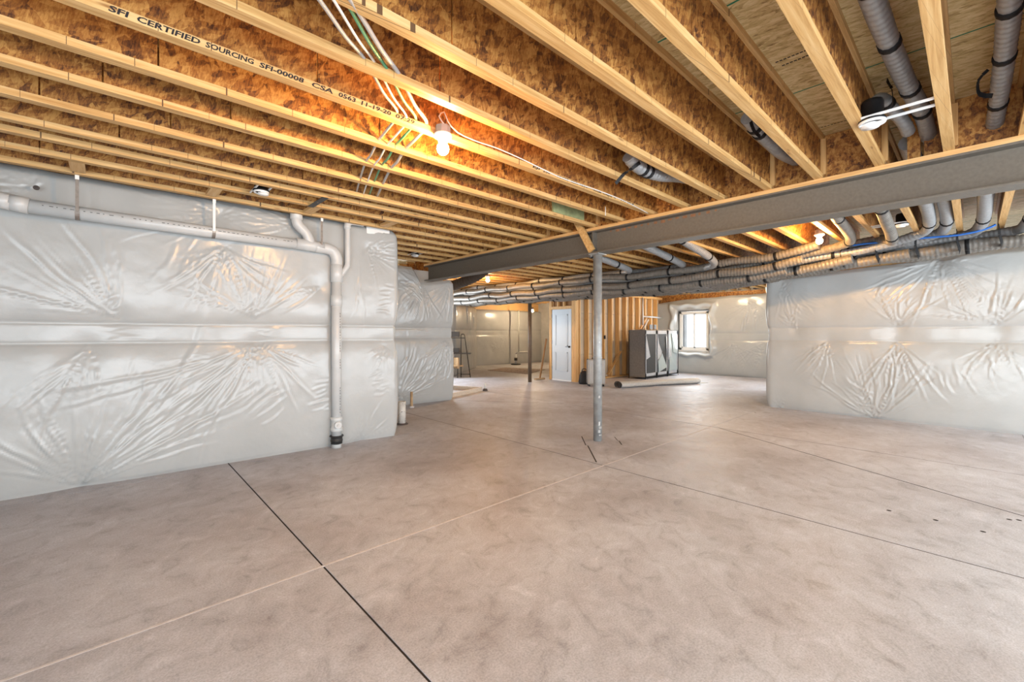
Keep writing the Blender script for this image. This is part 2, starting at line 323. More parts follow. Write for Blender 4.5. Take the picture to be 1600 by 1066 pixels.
class Blanket:
    """insulation blanket faced with white sheet: a relief surface that follows a plan path (s = run along the path, z = height).
    The face looks to the right of the walking direction."""
    def __init__(self, path, z0, ztop, res=0.018, rad=0.07, seams=(1.28, 1.47), bulge=0.045, seed=1):
        P = [Vector((p[0], p[1], 0)) for p in path]; pts = [P[0]]
        for i in range(1, len(P) - 1):                      # rounded corners
            a = (P[i - 1] - P[i]).normalized(); b = (P[i + 1] - P[i]).normalized()
            p0, p2 = P[i] + a * rad, P[i] + b * rad
            for k in range(7):
                t = k / 6; pts.append(p0 * (1 - t) ** 2 + P[i] * 2 * t * (1 - t) + p2 * t * t)
        pts.append(P[-1])
        cum = [0]
        for a, b in zip(pts, pts[1:]): cum.append(cum[-1] + (b - a).length)
        self.pts, self.cum, self.len = pts, cum, cum[-1]
        self.ns = int(cum[-1] / res) + 1; s = np.linspace(0, cum[-1], self.ns)
        px = np.interp(s, cum, [p.x for p in pts]); py = np.interp(s, cum, [p.y for p in pts])
        tx = np.gradient(px, s); ty = np.gradient(py, s); l = np.hypot(tx, ty); tx /= l; ty /= l
        k = np.ones(5) / 5
        nx = np.convolve(np.pad(ty, 2, 'edge'), k, 'valid'); ny = np.convolve(np.pad(-tx, 2, 'edge'), k, 'valid'); l = np.hypot(nx, ny); nx /= l; ny /= l
        zt = np.array([ztop] * self.ns) if not hasattr(ztop, '__len__') else np.interp(s, [q[0] for q in ztop], [q[1] for q in ztop])
        zmax = zt.max(); self.nz = int((zmax - z0) / res) + 1
        t = np.linspace(0, 1, self.nz)
        self.S = np.repeat(s[:, None], self.nz, 1); self.Z = z0 + (zt[:, None] - z0) * t[None, :]
        self.px, self.py, self.nx, self.ny = px, py, nx, ny
        S, Z = self.S, self.Z
        lv = [z0] + list(seams) + [zmax]
        D = np.zeros_like(S)
        for a, b in zip(lv, lv[1:]):
            q = np.clip((Z - a) / (b - a), 0, 1); w = b - a
            amp = bulge * (1.0 if w > 0.4 else 0.14)
            D += np.where((Z >= a) & (Z <= b), amp * (1 - (2 * q - 1) ** 4) ** 0.6, 0)
        for sz in seams: D -= 0.006 * np.exp(-((Z - sz - 0.004 * np.sin(S * 3)) / 0.006) ** 2)
        D += 0.02 * vnoise(S * 1.7, Z * 1.7, seed) + 0.007 * vnoise(S * 5, Z * 5, seed + 1) + 0.002 * vnoise(S * 14, Z * 14, seed + 2)
        D *= np.clip((Z - z0) / 0.03, 0.15, 1)
        self.D = D; self.seed = seed; self.r = random.Random(seed)
    def s_at(self, x, y):
        best = (9e9, 0)
        for i in range(len(self.pts) - 1):
            a, b = self.pts[i], self.pts[i + 1]; d = b - a; t = max(0, min(1, (Vector((x, y, 0)) - a).dot(d) / d.length_squared))
            e = (a + d * t - Vector((x, y, 0))).length
            if e < best[0]: best = (e, self.cum[i] + t * d.length)
        return best[1]
    def pin(self, s, z, ang, spread, n, length, amp=0.007, dent=0.025, grow=0.045):
        """a staple: the sheet dents and folds fan out from it, around angle ang (degrees, 0 = along +s, 90 = up)"""
        r = self.r; S, Z = self.S, self.Z
        m = (np.abs(S - s) < length * 1.5) & (np.abs(Z - z) < length * 1.5)
        x = S[m] - s; y = Z[m] - z; R = np.hypot(x, y) + 1e-6; T = np.arctan2(y, x)
        d = -dent * np.exp(-(R / 0.13) ** 1.3)
        n = int(n * 2.2); amp *= 0.75; length *= 1.12
        for k in range(n):
            a = math.radians(ang + spread * ((k + 0.5 + r.uniform(-0.42, 0.42)) / n - 0.5)); Lk = length * r.uniform(0.35, 1.15)
            bend = r.uniform(-0.28, 0.28) / max(length, 0.3); ak = amp * r.uniform(0.35, 1.25); wd = r.uniform(0.55, 1.35)
            dt = (T - a - bend * (R - 0.1) + math.pi) % (2 * math.pi) - math.pi
            off = dt * R + 0.006 * np.sin(R * r.uniform(9, 20) + r.uniform(0, 6))
            wid = (0.0038 + grow * R * 0.23) * wd
            env = np.clip(R / 0.05, 0, 1) * np.clip((Lk - R) / (0.4 * Lk), 0, 1) ** 1.3
            q = off / wid
            d += ak * env * (np.exp(-q * q) - 0.55 * np.exp(-((q - 1.7) / 1.1) ** 2)) * (np.cos(dt) > 0.3)
        self.D[m] += d; return self
    def folds(self, s, z, ang, n, length, gap, amp=0.005, wid=0.012):
        """a set of loose parallel folds around (s, z)"""
        r = self.r; S, Z = self.S, self.Z
        for k in range(n):
            a = math.radians(ang + r.uniform(-9, 9)); cs, sn = math.cos(a), math.sin(a)
            o = (k - (n - 1) / 2) * gap + r.uniform(-0.3, 0.3) * gap
            cx = s - sn * o + cs * r.uniform(-0.2, 0.2) * length; cy = z + cs * o + sn * r.uniform(-0.2, 0.2) * length; l = length * r.uniform(0.4, 1) / 2
            m = (np.abs(S - cx) < l * 1.2 + 0.1) & (np.abs(Z - cy) < l * 1.2 + 0.1)
            x = S[m] - cx; y = Z[m] - cy; p = x * cs + y * sn; q = -x * sn + y * cs + r.uniform(-0.25, 0.25) * (p * p) / max(l, 0.1) + 0.004 * np.sin(p * 25 + k)
            w = wid * r.uniform(0.6, 1.4)
            self.D[m] += amp * r.uniform(0.4, 1.3) * np.clip(1 - (p / l) ** 2, 0, 1) * (np.exp(-(q / w) ** 2) - 0.5 * np.exp(-((q - 1.8 * w) / w) ** 2))
        return self
    def scallop(self, amp=0.02, freq=2.3):
        """uneven top edge"""
        S = self.S[:, 0]; k = amp * (vnoise(S * freq, S * 0 + 0.5, self.seed + 9) + 0.5 * vnoise(S * freq * 3, S * 0 + 1.5, self.seed + 10))
        t = (self.Z - self.Z[:, :1]) / (self.Z[:, -1:] - self.Z[:, :1]); self.Z = self.Z + k[:, None] * np.clip((t - 0.85) / 0.15, 0, 1)
        self.D -= 0.045 * np.clip((t - 0.975) / 0.025, 0, 1); return self
    def build(self, name, mat, parent, hole=None):
        X = self.px[:, None] + self.nx[:, None] * self.D; Y = self.py[:, None] + self.ny[:, None] * self.D
        V = np.stack([X, Y, self.Z], -1).reshape(-1, 3); ns, nz = self.ns, self.nz
        i, j = np.meshgrid(np.arange(ns - 1), np.arange(nz - 1), indexing='ij')
        if hole:
            s0, s1, a0, a1 = hole
            keep = ~((self.S[:-1, :-1] > s0) & (self.S[:-1, :-1] < s1) & (self.Z[:-1, :-1] > a0) & (self.Z[:-1, :-1] < a1))
            i, j = i[keep], j[keep]
        i = i.ravel(); j = j.ravel(); a = i * nz + j
        Fc = np.stack([a, a + nz, a + nz + 1, a + 1], -1)
        me = bpy.data.meshes.new(name); me.vertices.add(len(V)); me.vertices.foreach_set('co', V.ravel().astype(np.float32))
        me.loops.add(Fc.size); me.loops.foreach_set('vertex_index', Fc.ravel().astype(np.int32))
        me.polygons.add(len(Fc)); me.polygons.foreach_set('loop_start', (np.arange(len(Fc)) * 4).astype(np.int32)); me.polygons.foreach_set('loop_total', np.full(len(Fc), 4, np.int32))
        me.update(calc_edges=True); me.validate(); me.polygons.foreach_set('use_smooth', np.ones(len(me.polygons), bool))
        return link(name, me, mat, parent)

# ------------------------------------------------------------------ FLOOR
JX = [0.93, 3.76, 6.47, 9.9, 12.4]; JY = [-0.45, 2.63, 5.28, 8.0, 11.0]
XB = [-3.2] + JX + [15.0]; YB = [-3.8] + JY + [14.6]
floor = MB().box(-3.3, 15.1, -3.9, 14.7, -0.12, -0.012).build('floor', M['joint']); tag(floor, kind='structure')
for i in range(len(XB) - 1):
    for j in range(len(YB) - 1):
        gx0 = {0.93: 0.006, 3.76: 0.007, 6.47: 0.0075}.get(XB[i], 0.002); gx1 = {0.93: 0.006, 3.76: 0.007, 6.47: 0.0075}.get(XB[i + 1], 0.002)
        gy = 0.0028
        MB().box(XB[i] + gx0, XB[i + 1] - gx1, YB[j] + gy, YB[j + 1] - gy, -0.05, 0).build('concrete_slab', M['concrete'], floor)
MB().box(0.93 - 0.0062, 0.93 + 0.0062, -3.8, 5.5, -0.011, -0.004).build('joint_shadow_strip', M['groove'], floor)
for xj, hw in ((3.76, 0.0068), (6.47, 0.0073)): MB().box(xj - hw, xj + hw, -3.8, 5.28 if xj > 5 else 7.2, -0.011, -0.0012).build('joint_shadow_strip', M['joint'], floor)
MB().box(-3.2, 9.0, 5.28 - 0.0027, 5.28 + 0.0027, -0.011, -0.001).build('joint_shadow_strip', M['joint'], floor)
MB().box(-3.2, 6.6, 2.63 - 0.008, 2.63 + 0.008, -0.004, 0.0006).build('joint_filler', M['filler'], floor)
def cut(a, b, wd, name='saw_cut', mat='groove'):
    MB().bar((a[0], a[1], 0.0002), (b[0], b[1], 0.0002), wd, 0.0016).build(name, M[mat], floor)
cut((3.80, 2.745), (4.28, 3.22), 0.014); cut((4.28, 3.25), (4.60, 3.56), 0.012)
cut((4.62, 2.96), (4.76, 3.09), 0.012); cut((4.76, 3.11), (4.9, 3.25), 0.008)
cut((6.46, 2.52), (4.93, -0.45), 0.010); cut((4.93, -0.45), (3.4, -3.4), 0.010)
cut((5.15, 7.27), (6.47, 5.44), 0.007, 'saw_cut', 'joint')
for u, v in ((1389, 798), (1462, 813), (1577, 812), (1592, 813), (1536, 831), (1180, 645)):
    p = onZ(u, v, 0); q = MB().lathe([(0.0001, 0.0008), (0.012, 0.0008), (0.016, 0.0002)], (p.x, p.y, 0), 10); q.build('spatter_spot', M['groove'], floor)

# ------------------------------------------------------------------ WALLS
JB = H + 1.33            # underside of the joists
DECK = H + 1.72          # underside of the floor deck above
def wall(name, boxes, mat='foundation'):
    m = MB()
    for b in boxes: m.box(*b)
    return tag(m.build(name, M[mat]), kind='structure')

# left wall with its end corner
wl = wall('wall_left', [(-3.2, 2.70, 5.56, 5.76, 0, 2.74), (2.50, 2.70, 5.5, 7.6, 0, 2.74)])
WA0, WA1 = (-3.2, 5.555), (2.83, 5.31)
bl = Blanket([WA0, WA1, (2.83, 7.5)], 0.0, [(0, 2.79), (2.5, 2.785), (6.0, 2.752), (9, 2.75)], 0.0155, 0.05, seed=11)
def A(u, v):      # pixel on the left wall -> s, z
    r = ray(u, v); d = Vector((WA1[0] - WA0[0], WA1[1] - WA0[1])); n = Vector((-d.y, d.x))
    k = n.dot(Vector(WA0)) / n.dot(Vector((r.x, r.y))); return bl.s_at(r.x * k, r.y * k), H + r.z * k
for (u, v, ang, spr, n, ln, amp) in [
        (185, 498, 125, 85, 11, 0.95, 0.011), (395, 498, 95, 130, 18, 0.75, 0.010), (347, 386, -90, 130, 20, 0.62, 0.013), (342, 336, 180, 120, 12, 0.75, 0.009),
        (342, 338, 10, 90, 9, 0.6, 0.008), (57, 294, 150, 150, 9, 0.45, 0.012), (140, 539, -110, 70, 7, 0.9, 0.013), (400, 536, -90, 150, 20, 0.75, 0.012), (400, 538, -135, 50, 9, 1.5, 0.012),
        (124, 760, 85, 140, 22, 0.95, 0.010), (126, 758, 42, 40, 9, 1.6, 0.011), (566, 688, 55, 90, 12, 0.5, 0.011), (566, 690, 130, 80, 8, 0.35, 0.008), (600, 541, -100, 120, 10, 0.35, 0.009),
        (571, 392, -10, 130, 13, 0.5, 0.013), (470, 352, 160, 90, 12, 0.7, 0.010), (500, 360, 200, 60, 6, 0.5, 0.008), (498, 450, 205, 40, 5, 0.45, 0.011), (590, 395, 60, 90, 6, 0.25, 0.01)]:
    s, z = A(u, v); bl.pin(s, z, ang, spr, n, ln, amp)
for (u, v, ang, n, ln, gap, amp) in [(440, 335, -8, 7, 0.9, 0.03, 0.008), (300, 300, -4, 5, 1.4, 0.03, 0.006), (250, 600, 80, 8, 0.45, 0.07, 0.006), (400, 630, 40, 10, 0.5, 0.05, 0.005), (590, 600, 5, 10, 0.22, 0.03, 0.005),
                                     (600, 470, 0, 12, 0.22, 0.03, 0.007), (420, 519, 3, 10, 0.35, 0.012, 0.004), (180, 520, 5, 6, 0.5, 0.02, 0.003), (560, 470, 88, 3, 0.9, 0.05, 0.009), (500, 620, 15, 7, 0.3, 0.06, 0.005), (300, 420, 70, 8, 0.5, 0.06, 0.005)]:
    s, z = A(u, v); bl.folds(s, z, ang, n, ln, gap, amp)
bl.scallop(0.025).build('insulation_blanket', M['sheet'], wl)
for u, v in ((57, 294), (498, 427)):
    p = onY(u, v, 5.36); MB().lathe([(0.008, 0), (0.017, 0.002), (0.020, 0.006), (0.012, 0.010), (0.0005, 0.004)], (0, 0, 0), 12, 'Y').build('sheet_puncture', M['joint'], wl).location = (p.x, p.y - 0.02, p.z)

MB().box(-3.2, 2.70, 5.60, 5.70, 2.74, DECK).build('rim_board', M['plate'], wl)
# rear left wall (beyond the beam end) and the bay behind it
wb = wall('wall_left_rear', [(2.7, 5.08, 7.52, 7.7, 0, 2.62), (4.88, 5.08, 7.7, 11.4, 0, 2.45)])
bb = Blanket([(2.75, 7.49), (5.20, 7.36), (5.20, 11.3)], 0.0, [(0, 2.66), (1.55, 2.66), (1.72, 2.38), (1.9, 2.38), (2.35, 2.45), (7, 2.45)], 0.018, 0.05, seed=23)
def B(u, v): p = onY(u, v, 7.42); return bb.s_at(p.x, p.y), p.z
for (u, v, ang, spr, n, ln, amp) in [(695, 532, -100, 120, 18, 0.85, 0.012), (620, 626, 45, 70, 14, 1.2, 0.011), (659, 446, -110, 110, 12, 0.7, 0.010), (700, 440, -120, 70, 10, 0.8, 0.010), (620, 440, -20, 60, 6, 0.6, 0.01)]:
    s, z = B(u, v); bb.pin(s, z, ang, spr, n, ln, amp)
for (u, v, ang, n, ln, gap, amp) in [(640, 480, 65, 14, 0.6, 0.05, 0.009), (650, 575, 60, 14, 0.6, 0.05, 0.009), (690, 580, 75, 8, 0.5, 0.05, 0.008), (660, 520, 3, 6, 0.4, 0.02, 0.004), (635, 425, -25, 5, 0.7, 0.04, 0.009)]:
    s, z = B(u, v); bb.folds(s, z, ang, n, ln, gap, amp)
bb.scallop(0.02).build('insulation_blanket', M['sheet'], wb)

wf = wall('wall_far', [(5.0, 5.85, 11.5, 11.7, 0, 2.6), (7.55, 8.0, 11.5, 11.7, 0, 2.6), (5.85, 7.55, 11.5, 11.7, 0, 0.9), (5.85, 7.55, 11.5, 11.7, 2.1, 2.6), (10.9, 15.1, 14.3, 14.5, 0, 2.6)])
bf = Blanket([(5.2, 11.45), (8.15, 11.40), (10.55, 13.35), (11.0, 14.15), (15.0, 13.95)], 0.0, 2.37, 0.03, 0.10, seed=31)
for (x, y, z, ang, spr, n, ln) in [(12.5, 14.1, 1.3, -90, 120, 9, 0.6), (13.6, 14.0, 0.9, 60, 120, 8, 0.6), (9.6, 12.6, 1.3, -90, 120, 8, 0.7), (12.0, 14.1, 0.6, 60, 120, 8, 0.6)]:
    bf.pin(bf.s_at(x, y), z, ang, spr, n, ln, 0.012)
for x, y in ((9.3, 12.35), (9.7, 12.7), (10.1, 13.0)): bf.folds(bf.s_at(x, y), 1.9, 90, 2, 1.0, 0.06, 0.03, 0.03)
bf.scallop(0.02).build('insulation_blanket', M['sheet'], wf, hole=(0.65, 2.35, 0.9, 2.1))
MB().box(5.2, 15, 14.1, 14.28, 2.36, 2.72).box(5.2, 8.1, 11.48, 11.6, 2.36, 2.72).build('rim_board', M['plate'], wf)
MB().add([(8.1, 11.46, 2.36), (11.0, 14.2, 2.36), (11.0, 14.2, 2.72), (8.1, 11.46, 2.72), (8.0, 11.6, 2.36), (10.9, 14.35, 2.36), (10.9, 14.35, 2.72), (8.0, 11.6, 2.72)],
         [(0, 1, 2, 3), (7, 6, 5, 4), (0, 4, 5, 1), (3, 2, 6, 7)]).build('rim_board', M['plate'], wf)

# right wall, its free end toward the window bay
wr = wall('wall_right', [(9.14, 9.3, -3.8, 2.5, 0, 2.5), (9.14, 11.25, 2.32, 2.5, 0, 2.5), (12.95, 14.8, 2.32, 2.5, 0, 2.5), (11.25, 12.95, 2.32, 2.5, 0, 0.9), (11.25, 12.95, 2.32, 2.5, 2.1, 2.5)])
zt = [(0, 2.46), (5.4, 2.46), (5.75, 2.40), (6.6, 2.42), (7.3, 2.45), (7.9, 2.5), (8.3, 2.53), (12, 2.58)]
br = Blanket([(14.6, 2.60), (8.98, 2.62), (9.05, -3.8)], 0.0, zt, 0.017, 0.07, seams=(1.24, 1.47), seed=41)
def Rw(u, v): p = onX(u, v, 9.0); return br.s_at(p.x, p.y), p.z
for (u, v, ang, spr, n, ln, amp) in [(1468, 405, -95, 140, 13, 1.0, 0.014), (1402, 512, 85, 120, 10, 0.6, 0.010), (1558, 509, 95, 130, 10, 0.75, 0.013), (1400, 535, -85, 100, 13, 0.95, 0.015), (1293, 535, -110, 90, 12, 0.7, 0.011), (1555, 535, -90, 110, 10, 0.6, 0.012),
                                     (1369, 655, 95, 130, 22, 1.0, 0.012), (1244, 515, 120, 70, 9, 0.45, 0.012), (1222, 639, 110, 90, 8, 0.25, 0.010), (1225, 442, -60, 90, 9, 0.8, 0.007), (1468, 407, 180, 30, 5, 0.7, 0.010), (1468, 407, 0, 30, 5, 0.6, 0.010)]:
    s, z = Rw(u, v); br.pin(s, z, ang, spr, n, ln, amp)
for (u, v, ang, n, ln, gap, amp) in [(1400, 462, 60, 10, 0.3, 0.05, 0.007), (1560, 470, 80, 6, 0.4, 0.07, 0.009), (1480, 600, -70, 7, 0.6, 0.08, 0.006), (1340, 620, -40, 6, 0.6, 0.06, 0.006), (1260, 480, -35, 8, 0.6, 0.06, 0.005), (1560, 560, -75, 5, 0.5, 0.06, 0.008)]:
    s, z = Rw(u, v); br.folds(s, z, ang, n, ln, gap, amp)
br.scallop(0.015).build('insulation_blanket', M['sheet'], wr, hole=(1.65, 3.35, 0.9, 2.1))
MB().box(9.08, 9.22, -3.8, 2.5, 2.30, 2.70).build('top_plate', M['plate'], wr)

# far wall with the window
ww = wall('wall_window', [(14.62, 14.8, 2.4, 5.98, 0, 2.6), (14.62, 14.8, 7.0, 8.4, 0, 2.6), (14.62, 14.8, 5.98, 7.0, 0, 0.78), (14.62, 14.8, 5.98, 7.0, 2.12, 2.6)])
bw = Blanket([(14.40, 7.9), (14.55, 2.5)], 0.0, [(0, 2.40), (1.0, 2.50), (2.5, 2.55), (5.4, 2.60)], 0.022, 0.07, seams=(1.13, 1.36), seed=51, bulge=0.05)
def Ww(u, v): p = onX(u, v, 14.5); return bw.s_at(p.x, p.y), p.z
for (u, v, ang, spr, n, ln, amp) in [(1177, 471, -100, 120, 12, 1.0, 0.028), (1148, 537, -90, 120, 11, 1.0, 0.022), (1190, 537, -105, 90, 9, 0.95, 0.026), (1165, 515, 100, 90, 9, 0.5, 0.010), (1107, 565, 90, 140, 8, 0.5, 0.018)]:
    s, z = Ww(u, v); bw.pin(s, z, ang, spr, n, ln, amp)
s0 = bw.s_at(14.45, 6.98); s1 = bw.s_at(14.45, 6.0)
ed = np.maximum(np.maximum(s0 - bw.S, bw.S - s1), np.maximum(0.78 - bw.Z, bw.Z - 2.11))      # distance outside the opening
bw.D += 0.10 * np.exp(-((ed - 0.17 - 0.05 * np.sin(bw.Z * 9) - 0.03 * np.sin(bw.S * 11)) / 0.09) ** 2)
bw.D -= 0.09 * np.clip(1 - ed / 0.07, 0, 1)
bw.scallop(0.03).build('insulation_blanket', M['sheet'], ww, hole=(s0 - 0.02, s1 + 0.02, 0.76, 2.13))

MB().box(14.58, 14.62, 2.4, 8.4, 2.40, 2.70).build('rim_board', M['web'], ww)
win = MB(); y0, y1, z0, z1, xf = 5.99, 6.98, 0.79, 2.10, 14.50
for a in ((y0, y0 + 0.07, z0, z1), (y1 - 0.07, y1, z0, z1), (y0, y1, z0, z0 + 0.07), (y0, y1, z1 - 0.07, z1)): win.box(xf, xf + 0.13, a[0], a[1], a[2], a[3])
win = tag(win.build('window_1', M['white']), kind='structure')
for a, b, x in ((y0 + 0.06, (y0 + y1) / 2 + 0.03, xf + 0.06), ((y0 + y1) / 2 - 0.03, y1 - 0.06, xf + 0.02)):
    m = MB()
    for q in ((a, a + 0.045, z0 + 0.06, z1 - 0.06), (b - 0.045, b, z0 + 0.06, z1 - 0.06), (a, b, z0 + 0.06, z0 + 0.105), (a, b, z1 - 0.105, z1 - 0.06)): m.box(x, x + 0.035, q[0], q[1], q[2], q[3])
    m.build('sash', M['white'], win)
    MB().box(x + 0.014, x + 0.02, a + 0.04, b - 0.04, z0 + 0.1, z1 - 0.1).build('pane', M['glass'], win)
MB().box(xf - 0.04, xf + 0.02, y0 - 0.03, y1 + 0.03, z0 - 0.03, z0).build('window_sill', M['white'], win)

# walls behind and beside the camera with the assumed openings for the fill lamps
def opening_wall(name, lo, hi, holes, place, zs=(0.15, 2.3), top=2.95):
    m = MB(); e = lo
    for a, b in holes:
        place(m, e, a, 0, top); place(m, a, b, 0, zs[0]); place(m, a, b, zs[1], top); e = b
    place(m, e, hi, 0, top); return tag(m.build(name, M['sheet']), kind='structure')
wk = opening_wall('wall_back', -3.8, 5.7, WIN_BACK, lambda m, a, b, c, d: m.box(-3.2, -3.0, a, b, c, d))
ws = opening_wall('wall_side', -3.2, 9.3, WIN_SIDE, lambda m, a, b, c, d: m.box(a, b, -3.8, -3.6, c, d))
k = 2
for a, b in WIN_BACK:
    m = MB()
    for p, q in ((a, a + 0.07), ((a + b) / 2 - 0.04, (a + b) / 2 + 0.04), (b - 0.07, b)): m.box(-3.14, -3.06, p, q, 0.15, 2.3)
    m.box(-3.14, -3.06, a, b, 0.15, 0.22).box(-3.14, -3.06, a, b, 2.23, 2.3)
    o = tag(m.build('window_%d' % k, M['white']), kind='structure'); MB().box(-3.105, -3.095, a + 0.05, b - 0.05, 0.2, 2.25).build('pane', M['glass'], o); k += 1
for a, b in WIN_SIDE:
    m = MB()
    for p, q in ((a, a + 0.07), ((a + b) / 2 - 0.04, (a + b) / 2 + 0.04), (b - 0.07, b)): m.box(p, q, -3.74, -3.66, 0.15, 2.3)
    m.box(a, b, -3.74, -3.66, 0.15, 0.22).box(a, b, -3.74, -3.66, 2.23, 2.3)
    o = tag(m.build('window_%d' % k, M['white']), kind='structure'); MB().box(a + 0.05, b - 0.05, -3.705, -3.695, 0.2, 2.25).build('pane', M['glass'], o); k += 1
for xa, xb, ya, yb in ((5.85, 7.55, 11.52, 11.6), (11.25, 12.95, 2.36, 2.44)):  # added, unseen windows that house the bay and far-room fill lamps
    m = MB()
    for p, q in ((xa, xa + 0.06), ((xa + xb) / 2 - 0.03, (xa + xb) / 2 + 0.03), (xb - 0.06, xb)): m.box(p, q, ya, yb, 0.9, 2.1)
    m.box(xa, xb, ya, yb, 0.9, 0.96).box(xa, xb, ya, yb, 2.04, 2.1)
    o = tag(m.build('window_%d' % k, M['white']), kind='structure'); MB().box(xa + 0.05, xb - 0.05, (ya + yb) / 2 - 0.004, (ya + yb) / 2 + 0.004, 0.95, 2.05).build('pane', M['glass'], o); k += 1
wo = wall('wall_outer', [(14.8, 14.9, 2.4, 8.4, 2.6, 3.2), (14.62, 14.8, 2.4, 8.4, 2.6, 2.72), (-3.4, -3.2, -3.8, 14.6, 2.9, 3.2), (14.9, 15.1, 7.0, 14.6, 0, 3.2), (-3.2, 15.1, 14.5, 14.7, 2.4, 3.2), (-3.2, 15, -3.9, -3.8, 2.8, 3.2)])

# ------------------------------------------------------------------ CEILING: deck panels over I-joists
ceil = MB().box(-3.3, 15.1, -3.9, 14.7, DECK + 0.02, DECK + 0.1).build('ceiling', M['deck']); tag(ceil, kind='structure')
PXS = [3.60 + 1.22 * k for k in range(-6, 10)]
for i, xa in enumerate(PXS):
    y = -3.8 - (1.22 if i % 2 else 0)
    while y < 14.6:
        ya, yb = max(y, -3.85), min(y + 2.44, 14.6)
        xb = min(xa + 1.22, 15.0)
        if yb > ya + 0.1 and xa < 14.9:
            m = MB(); m.box(xa + 0.007, xb - 0.007, ya + 0.002, yb - 0.002, DECK, DECK + 0.018)
            m.box(xa + 0.0008, xa + 0.007, ya + 0.002, yb - 0.002, DECK + 0.0002, DECK + 0.018, 1).box(xb - 0.007, xb - 0.0008, ya + 0.002, yb - 0.002, DECK + 0.0002, DECK + 0.018, 1)
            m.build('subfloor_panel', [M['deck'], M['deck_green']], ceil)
        y += 2.44

FL_W, FL_H = 0.060, 0.040
JY_LIST = [-0.62, -0.235, 0.123, 0.511, 0.917, 1.309, 1.724, 2.10, 2.486, 2.89, 3.286, 3.71, 4.13, 4.38, 4.76, 5.155, 5.53, 5.90, 6.29, 6.68, 7.07, 7.46] + [7.85 + 0.39 * k for k in range(0, 16)]
BULB_I = JY_LIST.index(2.486)
ORD = ['', 'first', 'second', 'third', 'fourth', 'fifth', 'sixth', 'seventh', 'eighth', 'ninth', 'tenth', 'eleventh', 'twelfth', 'thirteenth', 'fourteenth', 'fifteenth', 'sixteenth', 'seventeenth', 'eighteenth', 'nineteenth', 'twentieth',
       'twenty-first', 'twenty-second', 'twenty-third', 'twenty-fourth', 'twenty-fifth', 'twenty-sixth', 'twenty-seventh', 'twenty-eighth', 'twenty-ninth', 'thirtieth']
BX = 4.58                 # beam axis
rj = random.Random(5); joists = {}
for i, y in enumerate(JY_LIST):
    xa = -2.95 if y < 5.3 else (2.75 if y < 7.4 else 5.3)
    xb = 9.2 if y < 2.6 else 14.6
    if y > 7.4 and y < 11.4: xa = 5.3
    if y > 11.4: xa = 8.2 + (y - 11.4) * 1.15
    k = i - BULB_I
    if k == 0: lab = 'wooden I-joist with black stamped lettering that carries the nearest bare bulb'
    elif k < 0: lab = '%s wooden I-joist to the right of the joist carrying the nearest bulb' % ORD[-k]
    else: lab = '%s wooden I-joist to the left of the joist carrying the nearest bulb' % ORD[k]
    j = thing('i_joist', lab, 'joist', (xa, y, JB), 'wooden I-joists overhead'); joists[i] = j
    ln = xb - xa
    MB().box(0, ln, -FL_W / 2, FL_W / 2, 0, FL_H).build('bottom_flange', M['flange'], j)
    MB().box(0, ln, -FL_W / 2, FL_W / 2, DECK - JB - FL_H, DECK - JB).build('top_flange', M['flange'], j)
    x = -rj.uniform(0, 1.1)
    while x < ln:
        e = x + rj.choice((0.9, 1.22, 1.22, 0.6)); a, b = max(0, x), min(ln, e)
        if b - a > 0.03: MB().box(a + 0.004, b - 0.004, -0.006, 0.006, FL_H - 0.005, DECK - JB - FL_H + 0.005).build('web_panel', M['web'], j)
        x = e
    if xa < BX - 0.1 and i > 0:      # blocking over the beam, between this joist and the one before it
        y0 = JY_LIST[i - 1] - y + 0.007; z1 = DECK - JB
        pieces = [(y0, -0.007)] if abs(y - 0.511) > 0.01 else [(y0, y0 + 0.13), (y0 + 0.15, y0 + 0.225)]
        for a, b in pieces: MB().box(BX - 0.015, BX + 0.015, y + a, y + b, JB, DECK - 0.002).build('blocking_panel', M['web'], ceil)
        if rj.random() < 0.6: MB().box(BX - xa - 0.055, BX - xa - 0.017, -0.045, -0.007, FL_H, z1 - FL_H).build('web_stiffener', M['stud'], j)

# stamps on the bulb joist
def word(txt, p0, p1, h, parent, mat, face_y, z):
    """a word lettered on a vertical face looking toward -Y, from x = p0 to x = p1"""
    cu = bpy.data.curves.new('t', 'FONT'); cu.body = txt; cu.size = 1.0; cu.resolution_u = 2; cu.offset = 0.03; cu.shear = 0.15
    o = bpy.data.objects.new('t', cu); COL.objects.link(o); dg = bpy.context.evaluated_depsgraph_get(); dg.update()
    me = bpy.data.meshes.new_from_object(o.evaluated_get(dg)); bpy.data.objects.remove(o); bpy.data.curves.remove(cu)
    xs = [v.co.x for v in me.vertices]; ys = [v.co.y for v in me.vertices]; x0, x1, y0, y1 = min(xs), max(xs), min(ys), max(ys)
    off = parent.location
    for v in me.vertices:
        v.co = Vector((p0 + (v.co.x - x0) / (x1 - x0) * (p1 - p0) - off.x, face_y - off.y, z + (v.co.y - y0) / (y1 - y0) * h - off.z))
    ob = link('stamped_lettering', me, mat, parent); ob['label'] = 'black stamped lettering'; return ob
fy = 2.486 - FL_W / 2
jz = JB + 0.0075
for txt, ua, va, ub, vb in (('SFI', 169, 12, 202, 27), ('CERTIFIED', 214, 30, 313, 68), ('SOURCING', 321, 71, 397, 101), ('SFI-00008', 405, 103, 475, 131), ('CSA', 487, 135, 520, 147), ('0563', 529, 151, 556, 161), ('11-19-20', 564, 164, 611, 183), ('07:29', 618, 185, 648, 196)):
    word(txt, onY(ua, va, fy).x, onY(ub, vb, fy).x, 0.027, joists[BULB_I], M['ink'], fy - 0.0008, jz)
tx = 'EJI 250 - ICCES ESR-1290 - ICCM CVETE A - PFI 09-8'; xa_, xb_ = onY(832, 270, fy).x, onY(990, 326, fy).x; ci = 0
